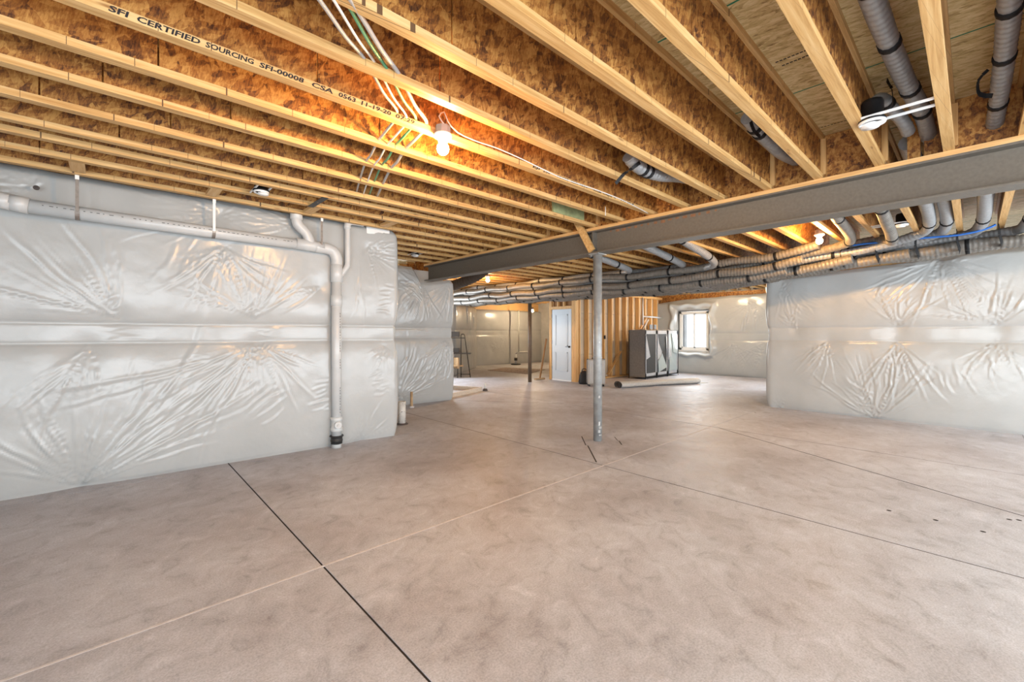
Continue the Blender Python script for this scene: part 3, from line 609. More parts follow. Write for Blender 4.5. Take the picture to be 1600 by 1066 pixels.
for wd_ in tx.split(' '):
    if wd_ != '-': word(wd_, xa_ + (xb_ - xa_) * ci / len(tx), xa_ + (xb_ - xa_) * (ci + len(wd_)) / len(tx), 0.022, joists[BULB_I], M['ink'], fy - 0.0008, JB + 0.012)
    ci += len(wd_) + 1
m = MB()
for k in range(14):
    x = 2.30 + k * 0.055 + (0.05 if k > 5 else 0); m.box(x + 2.95, x + 2.95 + rj.uniform(0.02, 0.045), -0.0072, -0.0062, 0.215, 0.215 + rj.uniform(0.018, 0.03))
m.build('faded_ink_marks', plain('faded_ink', (0.13, 0.035, 0.02), 0.8), joists[BULB_I])
m = MB()
for (u, v, n) in ((1212, 98, 9), (1222, 103, 8), (1278, 201, 9), (1478, 316, 7)):
    p = onZ(u, v, DECK)
    for k in range(n): yy = p.y - k * 0.022; m.box(p.x - 0.008, p.x + 0.004, yy - 0.016, yy, DECK - 0.0006, DECK + 0.001)
m.build('faded_ink_marks', M['ink'], ceil)

# ------------------------------------------------------------------ STEEL BEAM, NAILER, COLUMNS
ZB = H + 1.006; ZT = JB - 0.038
beam = thing('steel_beam', 'long grey-brown steel I-beam crossing under the joists on a round column', 'beam', (BX, 2, ZB))
MB().box(-0.10, 0.10, -5.6, 5.28, 0, 0.016, bev=0.002).build('bottom_flange', M['steel'], beam)
MB().box(-0.10, 0.10, -5.6, 5.28, ZT - ZB - 0.016, ZT - ZB, bev=0.002).build('top_flange', M['steel'], beam)
MB().box(-0.006, 0.006, -5.6, 5.28, 0.016, ZT - ZB - 0.016).build('web', M['steel'], beam)
MB().box(-0.095, -0.006, 1.30 - 0.006, 1.30 + 0.006, 0.016, ZT - ZB - 0.016).build('stiffener_plate', M['steel'], beam)
MB().box(0.006, 0.095, 1.30 - 0.006, 1.30 + 0.006, 0.016, ZT - ZB - 0.016).build('stiffener_plate', M['steel'], beam)
m = MB()
for k in range(16):
    yy = 1.1 - k * 0.085; m.box(-0.0075, -0.006, yy - rj.uniform(0.02, 0.06), yy, ZT - ZB - 0.03 - rj.uniform(0.004, 0.022), ZT - ZB - 0.02)
rs = m.build('rust_streak', M['rust'], beam); rs['label'] = 'orange rust streaks along the beam top'
nail = MB().box(BX - 0.10, BX + 0.10, -3.6, 7.3, ZT, JB, bev=0.003).build('nailer_plate', M['plate']); tag(nail, 'flat wooden nailer plate lying on top of the steel beam', 'board')

def column(name, x, y, r, top, mat, label):
    c = thing(name, label, 'column', (x, y, 0))
    MB().tube([(0, 0, 0.0), (0, 0, top - 0.012)], r, 28).build('shaft', mat, c)
    MB().box(-0.09, 0.09, -0.075, 0.075, top - 0.012, top).build('cap_plate', mat, c)
    for sx in (-1, 1): MB().lathe([(0.0001, 0.012), (0.012, 0.012), (0.012, 0), ], (sx * 0.06, 0.055, top - 0.026), 6).build('bolt', mat, c)
    return c
c1 = column('steel_column', BX, 3.29, 0.055, ZB, M['column'], 'round grey steel column standing on the floor under the I-beam')
MB().lathe([(0.0555, 0), (0.0585, 0.004), (0.0585, 0.02), (0.0555, 0.024)], (0, 0, 1.05), 28).build('weld_collar', M['column'], c1)
m = MB()
for (a, z, h, w_) in ((-2.3, 0.20, 0.05, 0.012), (-2.15, 0.16, 0.03, 0.03), (-2.4, 0.11, 0.035, 0.02), (-2.2, 0.07, 0.02, 0.03), (-2.3, 0.55, 0.03, 0.01), (-2.25, 1.25, 0.02, 0.012)):
    for q in range(3):
        aa = a + q * w_ / 0.055 / 2; m.add([(0.0562 * math.cos(t), 0.0562 * math.sin(t), zz) for t, zz in ((aa, z), (aa + 0.12, z), (aa + 0.16, z + h), (aa + 0.04, z + h))], [(0, 1, 2, 3)])
pm = m.build('paint_mark', plain('chalk', (0.5, 0.5, 0.49), 0.8), c1); pm['label'] = 'white chalk marks near the column foot'
column('steel_column', 8.62, 8.48, 0.052, H + 1.0, M['column2'], 'thin brown steel column in the background beside the white door')
b2 = thing('steel_beam', 'dark steel I-beam running along the rear of the duct bundle', 'beam', (8.70, 5, H + 1.0))
MB().box(-0.08, 0.08, -2.3, 6.2, 0, 0.014).build('bottom_flange', M['steel'], b2); MB().box(-0.006, 0.006, -2.3, 6.2, 0.014, 0.316).build('web', M['steel'], b2)
MB().box(-0.08, 0.08, -2.3, 6.2, 0.316, 0.33).build('top_flange', M['steel'], b2)

# diagonal brace from the joists to the beam
pa, pb = onX(886, 316, BX - 0.22), onX(925, 392, BX - 0.12)
br_ = MB().bar((pa.x, pa.y, pa.z), (pb.x, pb.y, pb.z), 0.085, 0.038, up=(1, 0, 0)).build('diagonal_brace', M['flange']); tag(br_, 'short wooden brace leaning from a joist down to the steel beam', 'brace')
gx0, gx1 = onY(864, 328, 3.262).x, onY(912, 345, 3.262).x
tag(MB().box(gx0, gx1, 3.255, 3.279, JB + 0.042, JB + 0.33).build('green_blocking', M['greenwrap']), 'green-stained board on the joist beside the top of the diagonal brace', 'board')

# ------------------------------------------------------------------ FLEXIBLE DUCTS
def flex(name, pts, r, mat, label, straps=(), group='flexible air ducts', pitch=0.05, n=12, cat='duct'):
    """corrugated flexible duct along pts, with black tie straps at the given fractions of its run"""
    path = smooth_path(pts, 0.04)
    # resample evenly so the ribs keep one pitch
    cum = [0.0]
    for a, b in zip(path, path[1:]): cum.append(cum[-1] + (b - a).length)
    T = cum[-1]; k = max(8, int(T / (pitch / 4))); out = []; q = 0
    for i in range(k + 1):
        s = T * i / k
        while q < len(cum) - 2 and cum[q + 1] < s: q += 1
        f = (s - cum[q]) / max(1e-9, cum[q + 1] - cum[q]); out.append(path[q].lerp(path[q + 1], min(1, f)))
    rs = [r * (1.0, 0.955, 0.91, 0.955)[i % 4] * (1 + 0.02 * math.sin(i * 0.13)) for i in range(len(out))]
    t = thing(name, label, cat, tuple(out[0]), group)
    o0 = out[0]; MB().tube([p - o0 for p in out], rs, n).build('duct_sleeve', mat, t)
    for f in straps:
        i = min(len(out) - 3, max(2, int(f * (len(out) - 1)))); d = (out[i + 1] - out[i - 1]).normalized(); c = out[i] - o0
        MB().tube([c - d * 0.022, c - d * 0.02, c + d * 0.02, c + d * 0.022], [r * 0.9, r * 1.06, r * 1.06, r * 0.9], n).build('tie_strap', M['strap'], t)
    return t
# underside of the bundle at run position y (metres above the eye)
def zlow(y): return float(np.interp(y, [-1.5, -0.4, 0.7, 1.46, 1.9, 2.4, 3.2, 4.2, 5.6, 7.5, 11.2], [1.10, 1.08, 1.02, 0.97, 0.92, 0.86, 0.83, 0.80, 0.82, 0.84, 0.86])) + H
RD = 0.072
def run(x, dz, ya, yb, seed, sag=0.03):
    rr = random.Random(seed); pts = []; y = ya; st = -0.62 if yb < ya else 0.62
    i = 0
    while (y - yb) * st < 0:
        pts.append((x + rr.uniform(-0.02, 0.02), y, zlow(y) + dz - (sag if i % 2 else 0) + rr.uniform(-0.012, 0.012))); y += st; i += 1
    pts.append((x, yb, zlow(yb) + dz)); return pts
UN = ['first', 'second', 'third', 'fourth', 'fifth', 'sixth', 'seventh']
for k, (x, ya) in enumerate(((7.74, 2.0), (7.88, 1.2), (8.02, 0.6), (8.16, -2.4), (8.30, -2.6), (8.44, 2.3), (8.58, 2.9))):
    flex('flex_duct', run(x, 0.07 + (0.012 if k % 2 else 0), ya, 11.1, 60 + k), RD, M['duct'], '%s duct from the near side along the underside of the hanging bundle' % UN[k], [0.06 + 0.0865 * q + 0.012 * k for q in range(11)])
for k, (x, dz, ya, lab) in enumerate(((7.60, 0.17, 1.75, 'near-side duct in the second layer of the hanging bundle'), (7.60, 0.335, 1.55, 'near-side duct in the third layer of the hanging bundle, close under the joists'), (8.0, 0.44, 4.9, 'topmost duct of the hanging bundle left of the steel column'))):
    flex('flex_duct', run(x, dz, ya, 11.0, 90 + k), 0.066, M['duct'], lab, [0.04 + 0.093 * q + 0.02 * k for q in range(11)])
# branches: each runs along a joist bay, turns and joins the upper layers of the bundle
def branch(by, x_from, z_from, x_join, dz, label, mat, seed, strapx=(), z_mid=1.26, r=0.062, yend=11.0, turn=0.45):
    pts = [(x_from, by, H + z_from), ((x_from + x_join) / 2 - 0.35, by, H + (z_from + z_mid) / 2 + 0.01), (x_join - turn, by + 0.02, H + z_mid - 0.01), (x_join - 0.10, by + 0.20, max(zlow(by + 0.2) + dz, H + z_mid - 0.08)), (x_join, by + 0.75, zlow(by + 0.75) + dz)]
    pts += run(x_join, dz, by + 1.4, yend, seed)
    return flex('flex_duct', pts, r, mat, label, strapx)
ST = [0.03, 0.11, 0.2, 0.3, 0.39, 0.48, 0.57, 0.66, 0.75, 0.84, 0.93]
branch(4.55, 5.2, 1.47, 7.70, 0.42, 'grey flexible duct passing just behind the top of the steel column', M['duct_silver'], 71, ST, 1.25)
branch(3.55, 5.0, 1.50, 7.86, 0.42, 'silver flexible duct dropping to the bundle right of the steel column', M['duct_silver'], 72, ST, 1.25)
branch(2.92, 5.0, 1.52, 7.68, 0.30, 'silver flexible duct dropping to the bundle at the middle of the beam', M['duct_silver'], 73, ST, 1.22)
branch(1.12, 5.1, 1.50, 7.80, 0.27, 'flexible duct elbow dropping beside the lit bulb behind the beam', M['duct'], 74, ST, 1.30)
branch(0.70, 5.9, 1.42, 7.98, 0.30, 'flexible duct joining the bundle under the recessed light behind the beam', M['duct'], 75, ST, 1.20, turn=0.6)
branch(0.36, 4.7, 1.53, 7.92, 0.19, 'left one of the paired ducts dropping behind the beam toward the bundle', M['duct_silver'], 76, ST, 1.36)
branch(0.215, 4.7, 1.53, 8.10, 0.20, 'right one of the paired ducts dropping behind the beam toward the bundle', M['duct_silver'], 77, ST, 1.36)
branch(-0.085, 4.7, 1.52, 8.26, 0.20, 'flexible duct in the last bay left of the frame-edge joist behind the beam', M['duct_silver'], 78, ST, 1.34)
branch(-0.45, 4.7, 1.50, 8.42, 0.20, 'pale flexible duct at the right frame edge behind the beam', M['duct_silver'], 79, ST, 1.30)
# ducts on the near side of the beam
flex('flex_duct', [(0.2, 0.335, H + 1.60), (1.5, 0.335, H + 1.60), (2.6, 0.33, H + 1.59), (3.5, 0.295, H + 1.565), (4.1, 0.245, H + 1.53), (4.62, 0.235, H + 1.51)], 0.050, M['duct_silver'],
     'thick silver flexible duct in the bay above the white round light', [0.53, 0.66, 0.80, 0.885])
flex('flex_duct', [(0.2, -0.115, H + 1.60), (1.6, -0.115, H + 1.60), (2.6, -0.115, H + 1.59), (3.4, -0.12, H + 1.575), (4.0, -0.115, H + 1.53), (4.62, -0.10, H + 1.47)], 0.047, M['duct_silver'],
     'silver flexible duct at the top right corner of the picture', [0.56, 0.68, 0.79, 0.92])
flex('flex_duct', [(3.70, 0.445, H + 1.44), (3.72, 0.44, H + 1.53), (3.84, 0.42, H + 1.58), (4.0, 0.38, H + 1.545), (4.16, 0.34, H + 1.50), (4.30, 0.33, H + 1.48)], 0.042, M['duct_silver'],
     'short bent flexible duct feeding the white round light near the beam', [0.42])
flex('flex_duct', [onY(982, 244, 1.92), onY(993, 257, 1.92), onY(1012, 268, 1.92), onY(1032, 274, 1.92), onY(1060, 276, 1.92), onY(1100, 284, 1.92)], 0.056, M['duct_silver'], 'short grey duct piece with black straps hanging in the bay left of mid-beam', [0.16, 0.22])
flex('flex_duct', [onY(1168, 184, 1.1), onY(1182, 202, 1.1), onY(1200, 221, 1.1), onY(1222, 240, 1.1), onY(1245, 252, 1.1)], 0.048, M['duct_silver'], 'short grey duct piece with black strap hanging right of mid-beam', [0.12, 0.2])
pts = [onX(690, 452, 5.55), onX(712, 445, 5.6), onX(735, 436, 5.65), onX(755, 424, 5.7), onX(768, 412, 5.75)]  # added dark tube in place of the shade between the joists here
flex('flex_duct', pts, 0.115, plain('dark_shade_tube', (0.05, 0.035, 0.025), 0.7, 0, 0.2, 20), 'made-up dark tube standing in for joist shade behind the rear left wall corner', [], 'flexible air ducts', 0.08, 18)
# loose webbing straps
def strap(pts, label, wdt=0.028, group='loose black straps'):
    p = smooth_path(pts, 0.03); m = MB()
    for a, b in zip(p, p[1:]): m.bar(a, b, wdt, 0.003, up=(0.4, 1, 0.2))
    return tag(m.build('webbing_strap', M['strap']), label, 'strap', group)
strap([onY(1000, 254, 1.86), onY(988, 263, 1.90), onY(975, 272, 2.0), onY(962, 287, 2.06)], 'black strap dangling from the short duct piece left of mid-beam')
strap([onY(1386, 125, 0.40), onY(1393, 138, 0.39), onY(1395, 160, 0.36), onY(1390, 172, 0.35)], 'black strap looped round the small bent duct near the white round light')
strap([(3.86, -0.06, H + 1.58), (3.88, -0.02, H + 1.54), (3.95, -0.025, H + 1.48), (3.98, -0.08, H + 1.46)], 'black strap loop beside the duct at the top right corner')
strap([onY(1173, 190, 1.05), onY(1178, 204, 1.05), onY(1188, 214, 1.06)], 'black strap holding the short duct piece right of mid-beam')
k = 0
HS = ['black hanger strap round the duct bundle nearest the right frame edge', 'second black hanger strap from the right frame edge round the duct bundle', 'third black hanger strap from the right frame edge round the duct bundle',
      'fourth black hanger strap from the right, under the recessed light', 'black hanger strap round the duct bundle just right of the far bulb']
for yy in (-0.235, 0.123, 0.511, 0.917, 1.309):
    strap([(7.98, yy + 0.03, JB), (7.90, yy + 0.02, H + 1.27), (7.89, yy + 0.02, zlow(yy) + 0.12), (7.96, yy, zlow(yy) + 0.02), (8.12, yy, zlow(yy) - 0.004)], HS[k], 0.05, 'hanger straps under the joists'); k += 1

# blue water line along the ducts
pts = [onX(1160, 402, 7.86), onX(1205, 398, 7.86), onX(1260, 392, 7.86), onX(1310, 386, 7.86), onX(1370, 379, 7.86), onX(1430, 373, 7.86), onX(1500, 367, 7.86), onX(1540, 358, 7.86), onX(1556, 351, 7.86)]
tag(MB().tube(smooth_path([p - Vector((0, 0, 0.0)) for p in pts], 0.08), 0.013, 10).build('water_line', M['blue']), 'bright blue plastic water line running along the duct bundle', 'pipe')

# ------------------------------------------------------------------ WASTE PIPES ON THE LEFT WALL
PY = 5.235; PR = 0.057
def pipe_y(u, v): return onY(u, v, PY)
wp = thing('waste_pipe', 'white waste pipe run along the left wall and down to the floor', 'pipe', (2.0, PY, 0))
def pp(p): return Vector(p) - Vector((2.0, PY, 0))
pA = onY(44, 322, PY); pB = onY(500, 387, PY); xv = onY(526, 600, PY).x
zh0, zh1 = pA.z, pB.z
MB().tube([pp((pA.x - 0.02, PY, zh0)), pp((pB.x, PY, zh1))], PR, 24).build('pipe_run', M['pvc'], wp)
MB().tube([pp((pA.x - 0.10, PY, zh0 + 0.012)), pp((pA.x + 0.005, PY, zh0))], PR * 1.13, 24).build('coupling', M['pvc'], wp)
el = smooth_path([(pA.x - 0.09, PY, zh0 + 0.008), (pA.x - 0.20, PY, zh0 + 0.035), (pA.x - 0.30, PY, zh0 + 0.12), (pA.x - 0.42, PY, zh0 + 0.24), (pA.x - 0.52, PY + 0.03, zh0 + 0.33)], 0.03)
MB().tube([pp(p) for p in el], PR * 1.12, 24).build('elbow', M['pvc'], wp)
wy0 = onY(462, 380, PY).x
MB().tube([pp((wy0, PY, zh1 + 0.012)), pp((wy0 + 0.30, PY, zh1 + 0.002))], PR * 1.14, 24).build('wye_fitting', M['pvc'], wp)
el = smooth_path([(pB.x - 0.06, PY, zh1), (xv - 0.10, PY, zh1 - 0.004), (xv - 0.035, PY, zh1 - 0.035), (xv, PY, zh1 - 0.11), (xv, PY, zh1 - 0.22)], 0.02)
MB().tube([pp(p) for p in el], PR * 1.13, 24).build('elbow', M['pvc'], wp)
MB().tube([pp((xv, PY, zh1 - 0.15)), pp((xv, PY, 0.10))], PR, 24).build('stack_pipe', M['pvc'], wp)
for v0, v1 in ((415, 440), (463, 477)):
    z0, z1 = onY(526, v0, PY).z, onY(526, v1, PY).z
    MB().lathe([(PR, z1 - 0.012), (PR * 1.15, z1 - 0.008), (PR * 1.15, z0 + 0.008), (PR, z0 + 0.012)], pp((xv, PY, 0)), 24).build('coupling', M['pvc'], wp)
# vent that rises into the joists from the wye
vx = onY(463, 340, PY).x
el = smooth_path([(wy0 + 0.16, PY, zh1 + 0.02), (vx + 0.11, PY, onY(480, 366, PY).z), (vx + 0.015, PY, onY(463, 350, PY).z), (vx, PY, onY(463, 335, PY).z), (vx, PY, JB + 0.02), (vx + 0.04, PY - 0.02, JB + 0.10), (vx + 0.14, PY - 0.03, JB + 0.14)], 0.025)
MB().tube([pp(p) for p in el], PR * 0.98, 24).build('vent_pipe', M['pvc'], wp)
MB().lathe([(PR, 0), (PR * 1.12, 0.006), (PR * 1.12, 0.09), (PR, 0.1)], pp((vx, PY, JB - 0.05)), 24).build('coupling', M['pvc'], wp)
# thin vent that leaves the stack at 45 degrees and rises to the joists
tx = onY(543, 380, PY).x; zk = onY(543, 417, PY).z
el = smooth_path([(xv + 0.01, PY, onY(530, 437, PY).z), (xv + 0.06, PY, onY(534, 428, PY).z), (tx - 0.01, PY, zk + 0.0), (tx, PY, zk + 0.07), (tx, PY, zk + 0.3), (tx, PY, JB - 0.03)], 0.02)
MB().tube([pp(p) for p in el], 0.033, 20).build('vent_pipe', M['pvc'], wp)
MB().tube([pp(p) for p in smooth_path([(tx, PY, JB - 0.06), (tx, PY, JB - 0.005), (tx + 0.05, PY, JB + 0.035), (tx + 0.20, PY, JB + 0.04)], 0.02)], 0.040, 20).build('elbow', M['pvc'], wp)
# cleanout and rubber coupling at the foot
zc = onY(526, 663, PY).z
MB().lathe([(PR, 0), (PR * 1.2, 0.008), (PR * 1.2, 0.045), (PR * 1.08, 0.05), (PR * 1.08, 0.13), (PR * 1.2, 0.135), (PR * 1.2, 0.17), (PR, 0.175)], pp((xv, PY, zc - 0.085)), 24).build('cleanout_tee', M['pvc'], wp)
cd = Vector((-0.15, -1, 0)).normalized(); cc = pp((xv, PY, zc))
pl = MB().tube([cc + cd * 0.03, cc + cd * 0.088, cc + cd * 0.09], [0.042, 0.042, 0.036], 16).build('cleanout_plug', M['pvc'], wp)
MB().tube([cc + cd * 0.09, cc + cd * 0.105], [0.014, 0.014], 4).build('plug_nut', M['pvc'], pl)
MB().lathe([(PR, 0.0), (PR * 1.15, 0.004), (PR * 1.15, 0.03), (PR * 1.22, 0.032), (PR * 1.22, 0.05), (PR * 1.15, 0.052), (PR * 1.15, 0.085), (PR * 1.4, 0.09), (PR * 1.4, 0.10), (PR, 0.102)], pp((xv, PY, 0.045)), 24).build('rubber_coupling', M['rubber'], wp)
MB().tube([pp((xv, PY, 0)), pp((xv, PY, 0.10))], PR * 0.97, 24).build('floor_stub', M['pvc'], wp)
# printed lines: short ink dashes along the pipes
m = MB(); x = pA.x + 0.04
while x < wy0 - 0.05:
    if rj.random() < 0.8:
        f = (x - pA.x) / (pB.x - pA.x); z = zh0 + (zh1 - zh0) * f + 0.008
        q = pp((x, PY - PR * 0.992, z)); m.box(q.x, q.x + rj.uniform(0.008, 0.03), q.y - 0.001, q.y + 0.003, q.z, q.z + 0.006)
    x += 0.04
for (za, zb) in ((0.42, 0.72), (0.95, 1.05), (1.15, 1.6), (1.72, 1.80)):
    z = za
    while z < zb:
        q = pp((xv + 0.018, PY - PR * 0.955, z)); m.box(q.x, q.x + 0.006, q.y - 0.001, q.y + 0.004, q.z, q.z + rj.uniform(0.008, 0.025)); z += 0.032
pr = m.build('printed_line', M['pvcline'], wp); pr['label'] = 'faint printed line on the pipe'; pr['kind'] = 'stuff'
# hanger straps of the pipe run
for q, (u, v, lab) in enumerate(((121, 340, 'metal strap hanging the waste pipe, leftmost of the three'), (333, 365, 'white metal strap hanging the waste pipe, middle of the three'), (500, 385, 'metal strap hanging the waste pipe by the elbow'))):
    x = onY(u, v, PY).x; f = (x - pA.x) / (pB.x - pA.x); z = zh0 + (zh1 - zh0) * f
    t = thing('pipe_hanger', lab, 'strap', (x, PY, z), 'pipe hanger straps on the left wall')
    top = JB - z + 0.0
    m = MB().box(-0.011, 0.011, -PR - 0.004, -PR - 0.002, -0.01, top)
    m.build('hanger_strip', M['galv'] if q != 1 else M['white'], t)
    m = MB(); a0 = 2.2 if False else 0
    pts = [(0, -(PR + 0.004) * math.cos(a), -(PR + 0.004) * math.sin(a)) for a in np.linspace(0, math.pi, 12)]
    for a, b in zip(pts, pts[1:]): m.bar(a, b, 0.028, 0.002, up=(0, -a[1], -a[2]))
    m.build('saddle', M['galv'], t)
    MB().box(-0.013, 0.013, -PR - 0.010, -PR - 0.003, top - 0.035, top + 0.0).build('nail_tab', M['white'], t)
for u, v, lab in ((121, 259, 'short wooden block between joists above the leftmost pipe strap'), (334, 300, 'short wooden block between joists above the middle pipe strap'), (487, 330, 'short wooden block between joists above the vent elbow'), (607, 352, 'short wooden block between joists above the wall corner')):
    x = onY(u, v, 4.95).x
    tag(MB().box(x - 0.045, x + 0.045, 4.795, 5.085, JB + 0.002, JB + 0.036).build('joist_block', M['plate']), lab, 'wood block', 'blocks between the joists by the left wall')
# sheet remnant and knob by the top of the thin vent
xs = onY(590, 345, 5.2).x
tag(MB().box(xs - 0.10, xs + 0.22, 5.30, 5.33, JB - 0.06, JB + 0.08, bev=0.01).build('patch_plate', M['white']), 'pale plate at the wall top beside the thin vent pipe', 'plate')

# ------------------------------------------------------------------ BARE BULBS
def lampholder(p, label, mat, r=0.040, box=True):
    t = thing('lampholder', label, 'light bulb', tuple(p), 'bare bulbs in porcelain lampholders')
    if box: MB().lathe([(0.0001, 0.062), (0.050, 0.062), (0.050, 0.006), (0.0001, 0.006)], (0, 0, 0), 8, smooth=False).build('junction_box', M['box_blue'], t)
    MB().lathe([(0.0001, 0.008), (0.060, 0.008), (0.062, 0.0), (0.056, -0.012), (0.036, -0.020), (0.030, -0.040), (0.024, -0.042), (0.0001, -0.042)], (0, 0, 0), 24).build('porcelain_base', M['porcelain'], t)
    b = [(0.0001, -0.040), (0.013, -0.042), (0.015, -0.055)]
    for k in range(1, 12): a = math.pi * k / 12; b.append((r * math.sin(a) if k > 2 else max(0.016, r * math.sin(a)), -0.055 - 0.75 * r - r * 1.05 + r * 1.05 * (1 + math.cos(a)) - r * 1.05 * 0 - 0.0))
    b.append((0.0001, b[-1][1] - 0.004))
    MB().lathe(b, (0, 0, 0), 20).build('bulb', mat, t)
    return t
pb_ = onZ(690, 207, JB + 0.01); pb_ = Vector((pb_.x, pb_.y, JB - 0.010))
lampholder((onY(690, 210, 2.42).x, 2.405, JB - 0.025), 'bright bare bulb in a white lampholder on the stamped joist', M['bulb'])
lampholder((onZ(1276, 366, JB).x, onZ(1276, 366, JB).y - 0.03, JB - 0.012), 'bright bare bulb behind the beam at the right', M['bulb'])
p = onZ(762, 432, JB); lampholder((p.x, p.y, JB - 0.008), 'bright bare bulb among the ducts near the rear left wall corner', M['bulb'])
p = onZ(832, 470, JB); lampholder((p.x, p.y, H + 0.98), 'bare bulb hanging at the top of the thin brown column', M['bulb_far'])
p = onZ(1104, 447, JB); lampholder((p.x, p.y, JB - 0.008), 'bare bulb under the far joists in front of the window wall', M['bulb_far'])

# ------------------------------------------------------------------ RECESSED ROUND LIGHTS ON HANGER BARS
def recessed(x, ya, yb, yl, label, r=0.062, drop=0.0):
    """two slim bars between joists at ya and yb, the round light hung on them at yl"""
    z = JB + 0.004 - drop
    t = thing('recessed_light', label, 'ceiling light', (x, yl, z), 'round lights on hanger bars')
    for dx in (-0.055, 0.055):
        MB().box(dx - 0.005, dx + 0.005, ya - yl, yb - yl, 0.0, 0.014).build('hanger_bar', M['white'], t)
    for yy in (ya, yb): MB().box(-0.075, 0.075, yy - yl - 0.012, yy - yl + 0.012, -0.001, 0.002).build('mounting_foot', M['white'], t)
    MB().lathe([(0.0001, 0.12), (0.052, 0.12), (0.058, 0.10), (0.058, 0.0), (0.070, 0.0), (0.070, -0.012), (0.0001, -0.012)], (0, 0, 0), 20).build('housing', M['blackmetal'], t)
    tr = MB().lathe([(r, -0.010), (r * 1.04, -0.016), (r * 0.98, -0.026), (r * 0.80, -0.024), (r * 0.78, -0.016)], (0, 0, 0), 28).build('trim_ring', M['white'], t)
    MB().lathe([(r * 0.72, -0.018), (r * 0.70, -0.036), (0.0001, -0.040)], (0.02, 0.012, 0), 24).build('cover', M['white'], t)
    MB().box(-0.018, 0.018, -r * 0.9, r * 0.9, -0.030, -0.022).build('grille_bar', M['white'], tr)
    return t
pr_ = onZ(1355, 188, JB); recessed(pr_.x + 0.03, 0.511 - 0.02, 0.123 + 0.0, 0.435, 'large white round light on two hanger bars just before the beam', 0.068)
p = onZ(417, 290, JB); recessed(p.x, 4.38, 4.76, 4.56, 'white round light on hanger bars above the left wall pipe', 0.062)
p = onZ(668, 393, JB); recessed(p.x, 6.29, 6.68, 6.5, 'small white round light near the rear left wall and beam end', 0.062)
p = onZ(1395, 352, JB); recessed(p.x, 0.511, 0.917, 0.60, 'white round light on hanger bars behind the beam above the blue line', 0.062)
p = onZ(905, 440, JB)
# black bracket on the fifth joist from the wall
p = onZ(501, 313, JB); t = thing('joist_bracket', 'small black metal bracket bridging two joists above the vent elbow', 'bracket', (p.x, 4.38, JB - 0.004))
MB().box(-0.03, 0.03, -0.03, 0.40, -0.002, 0.002).build('bracket_plate', M['blackmetal'], t); MB().lathe([(0.0001, -0.004), (0.008, -0.004), (0.008, 0)], (0, 0.18, 0), 8).build('screw', M['galv'], t)

# ------------------------------------------------------------------ CABLES
def cable(pts, r, mat, label, group='cables threaded through the joist webs'):
    return tag(MB().tube(smooth_path(pts, 0.05), r, 8).build('cable', M[mat]), label, 'cable', group)
CB = [((500, 1), (571, 94), (608, 125), (621, 177), (648, 208), 'cable_k', 0.0085, 'grey cable threaded through the joists, leftmost of the four'),
      ((522, 1), (587, 100), (624, 132), (636, 186), (660, 212), 'cable_w', 0.0065, 'white cable threaded through the joists beside the green one'),
      ((540, 1), (606, 110), (636, 138), (650, 187), (668, 214), 'cable_g', 0.0085, 'green cable threaded through the joists'),
      ((556, 12), (624, 117), (641, 146), (667, 194), (680, 216), 'cable_k', 0.011, 'thick grey cable threaded through the joists, rightmost of the four')]
for k, (a, b, c, d, e, mt, r, lab) in enumerate(CB):
    p0 = onY(*a, 1.74); p1 = onY(*b, 2.09); p2 = onY(*d, 2.475)
    # run on through the next joists at about the same run direction
    q3 = Vector((p2.x + 0.07, 2.89, p2.z - 0.02)); q4 = Vector((p2.x + 0.16, 3.286, p2.z - 0.03)); q5 = Vector((p2.x + 0.30, 3.71, p2.z - 0.02)); q6 = Vector((p2.x + 0.45, 4.13, p2.z))
    cable([p0 + (p0 - p1) * 0.8, p0, p0.lerp(p1, 0.5) - Vector((0, 0, 0.012)), p1, p1.lerp(p2, 0.5) - Vector((0, 0, 0.015)), p2, p2.lerp(q3, 0.5) - Vector((0, 0, 0.012)), q3, q3.lerp(q4, 0.5) - Vector((0, 0, 0.015)), q4, q5, q6], r, mt, lab)
wy = 2.445
cable([(onY(692, 200, wy).x, 2.42, JB + 0.06), onY(686, 182, wy), onY(694, 175, wy), onY(700, 190, wy), onY(715, 207, wy), onY(745, 221, wy), onY(775, 231, wy), onY(812, 247, wy), onY(845, 263, wy), onY(880, 279, wy), onY(935, 298, wy), onY(975, 314, wy), onY(1012, 333, wy)], 0.0045, 'cable_w',
      'thin white wire looping from the nearest lampholder along the stamped joist')
cable([onY(946, 323, 2.83), onY(946, 330, 2.83), onY(946, 337, 2.83)], 0.005, 'cable_w', 'short white wire stub under the stamped joist near the beam')

# ------------------------------------------------------------------ FAR ROOM: STUD WALLS, DOOR
TOPZ = 2.62
wd = MB().box(9.52, 9.61, 7.58, 8.72, TOPZ - 0.04, TOPZ).build('wall_door', M['stud']); tag(wd, kind='structure')
DY0, DY1, DX = 7.74, 8.46, 9.53
def stud(parent, x0, x1, y0, y1, z0, z1, name='stud'): return MB().box(x0, x1, y0, y1, z0, z1).build(name, M['stud'], parent)
stud(wd, 9.52, 9.61, DY1 + 0.02, DY1 + 0.06, 0, TOPZ - 0.04); stud(wd, 9.52, 9.61, DY1 + 0.065, DY1 + 0.105, 0, TOPZ - 0.04); stud(wd, 9.52, 9.61, DY0 - 0.06, DY0 - 0.02, 0, TOPZ - 0.04)
stud(wd, 9.52, 9.61, DY0 - 0.11, DY0 - 0.065, 0, TOPZ - 0.04); stud(wd, 9.52, 9.66, DY0 - 0.16, DY0 - 0.115, 0, TOPZ - 0.04)
stud(wd, 9.52, 9.61, DY0 - 0.02, DY1 + 0.02, 2.06, 2.14, 'header')
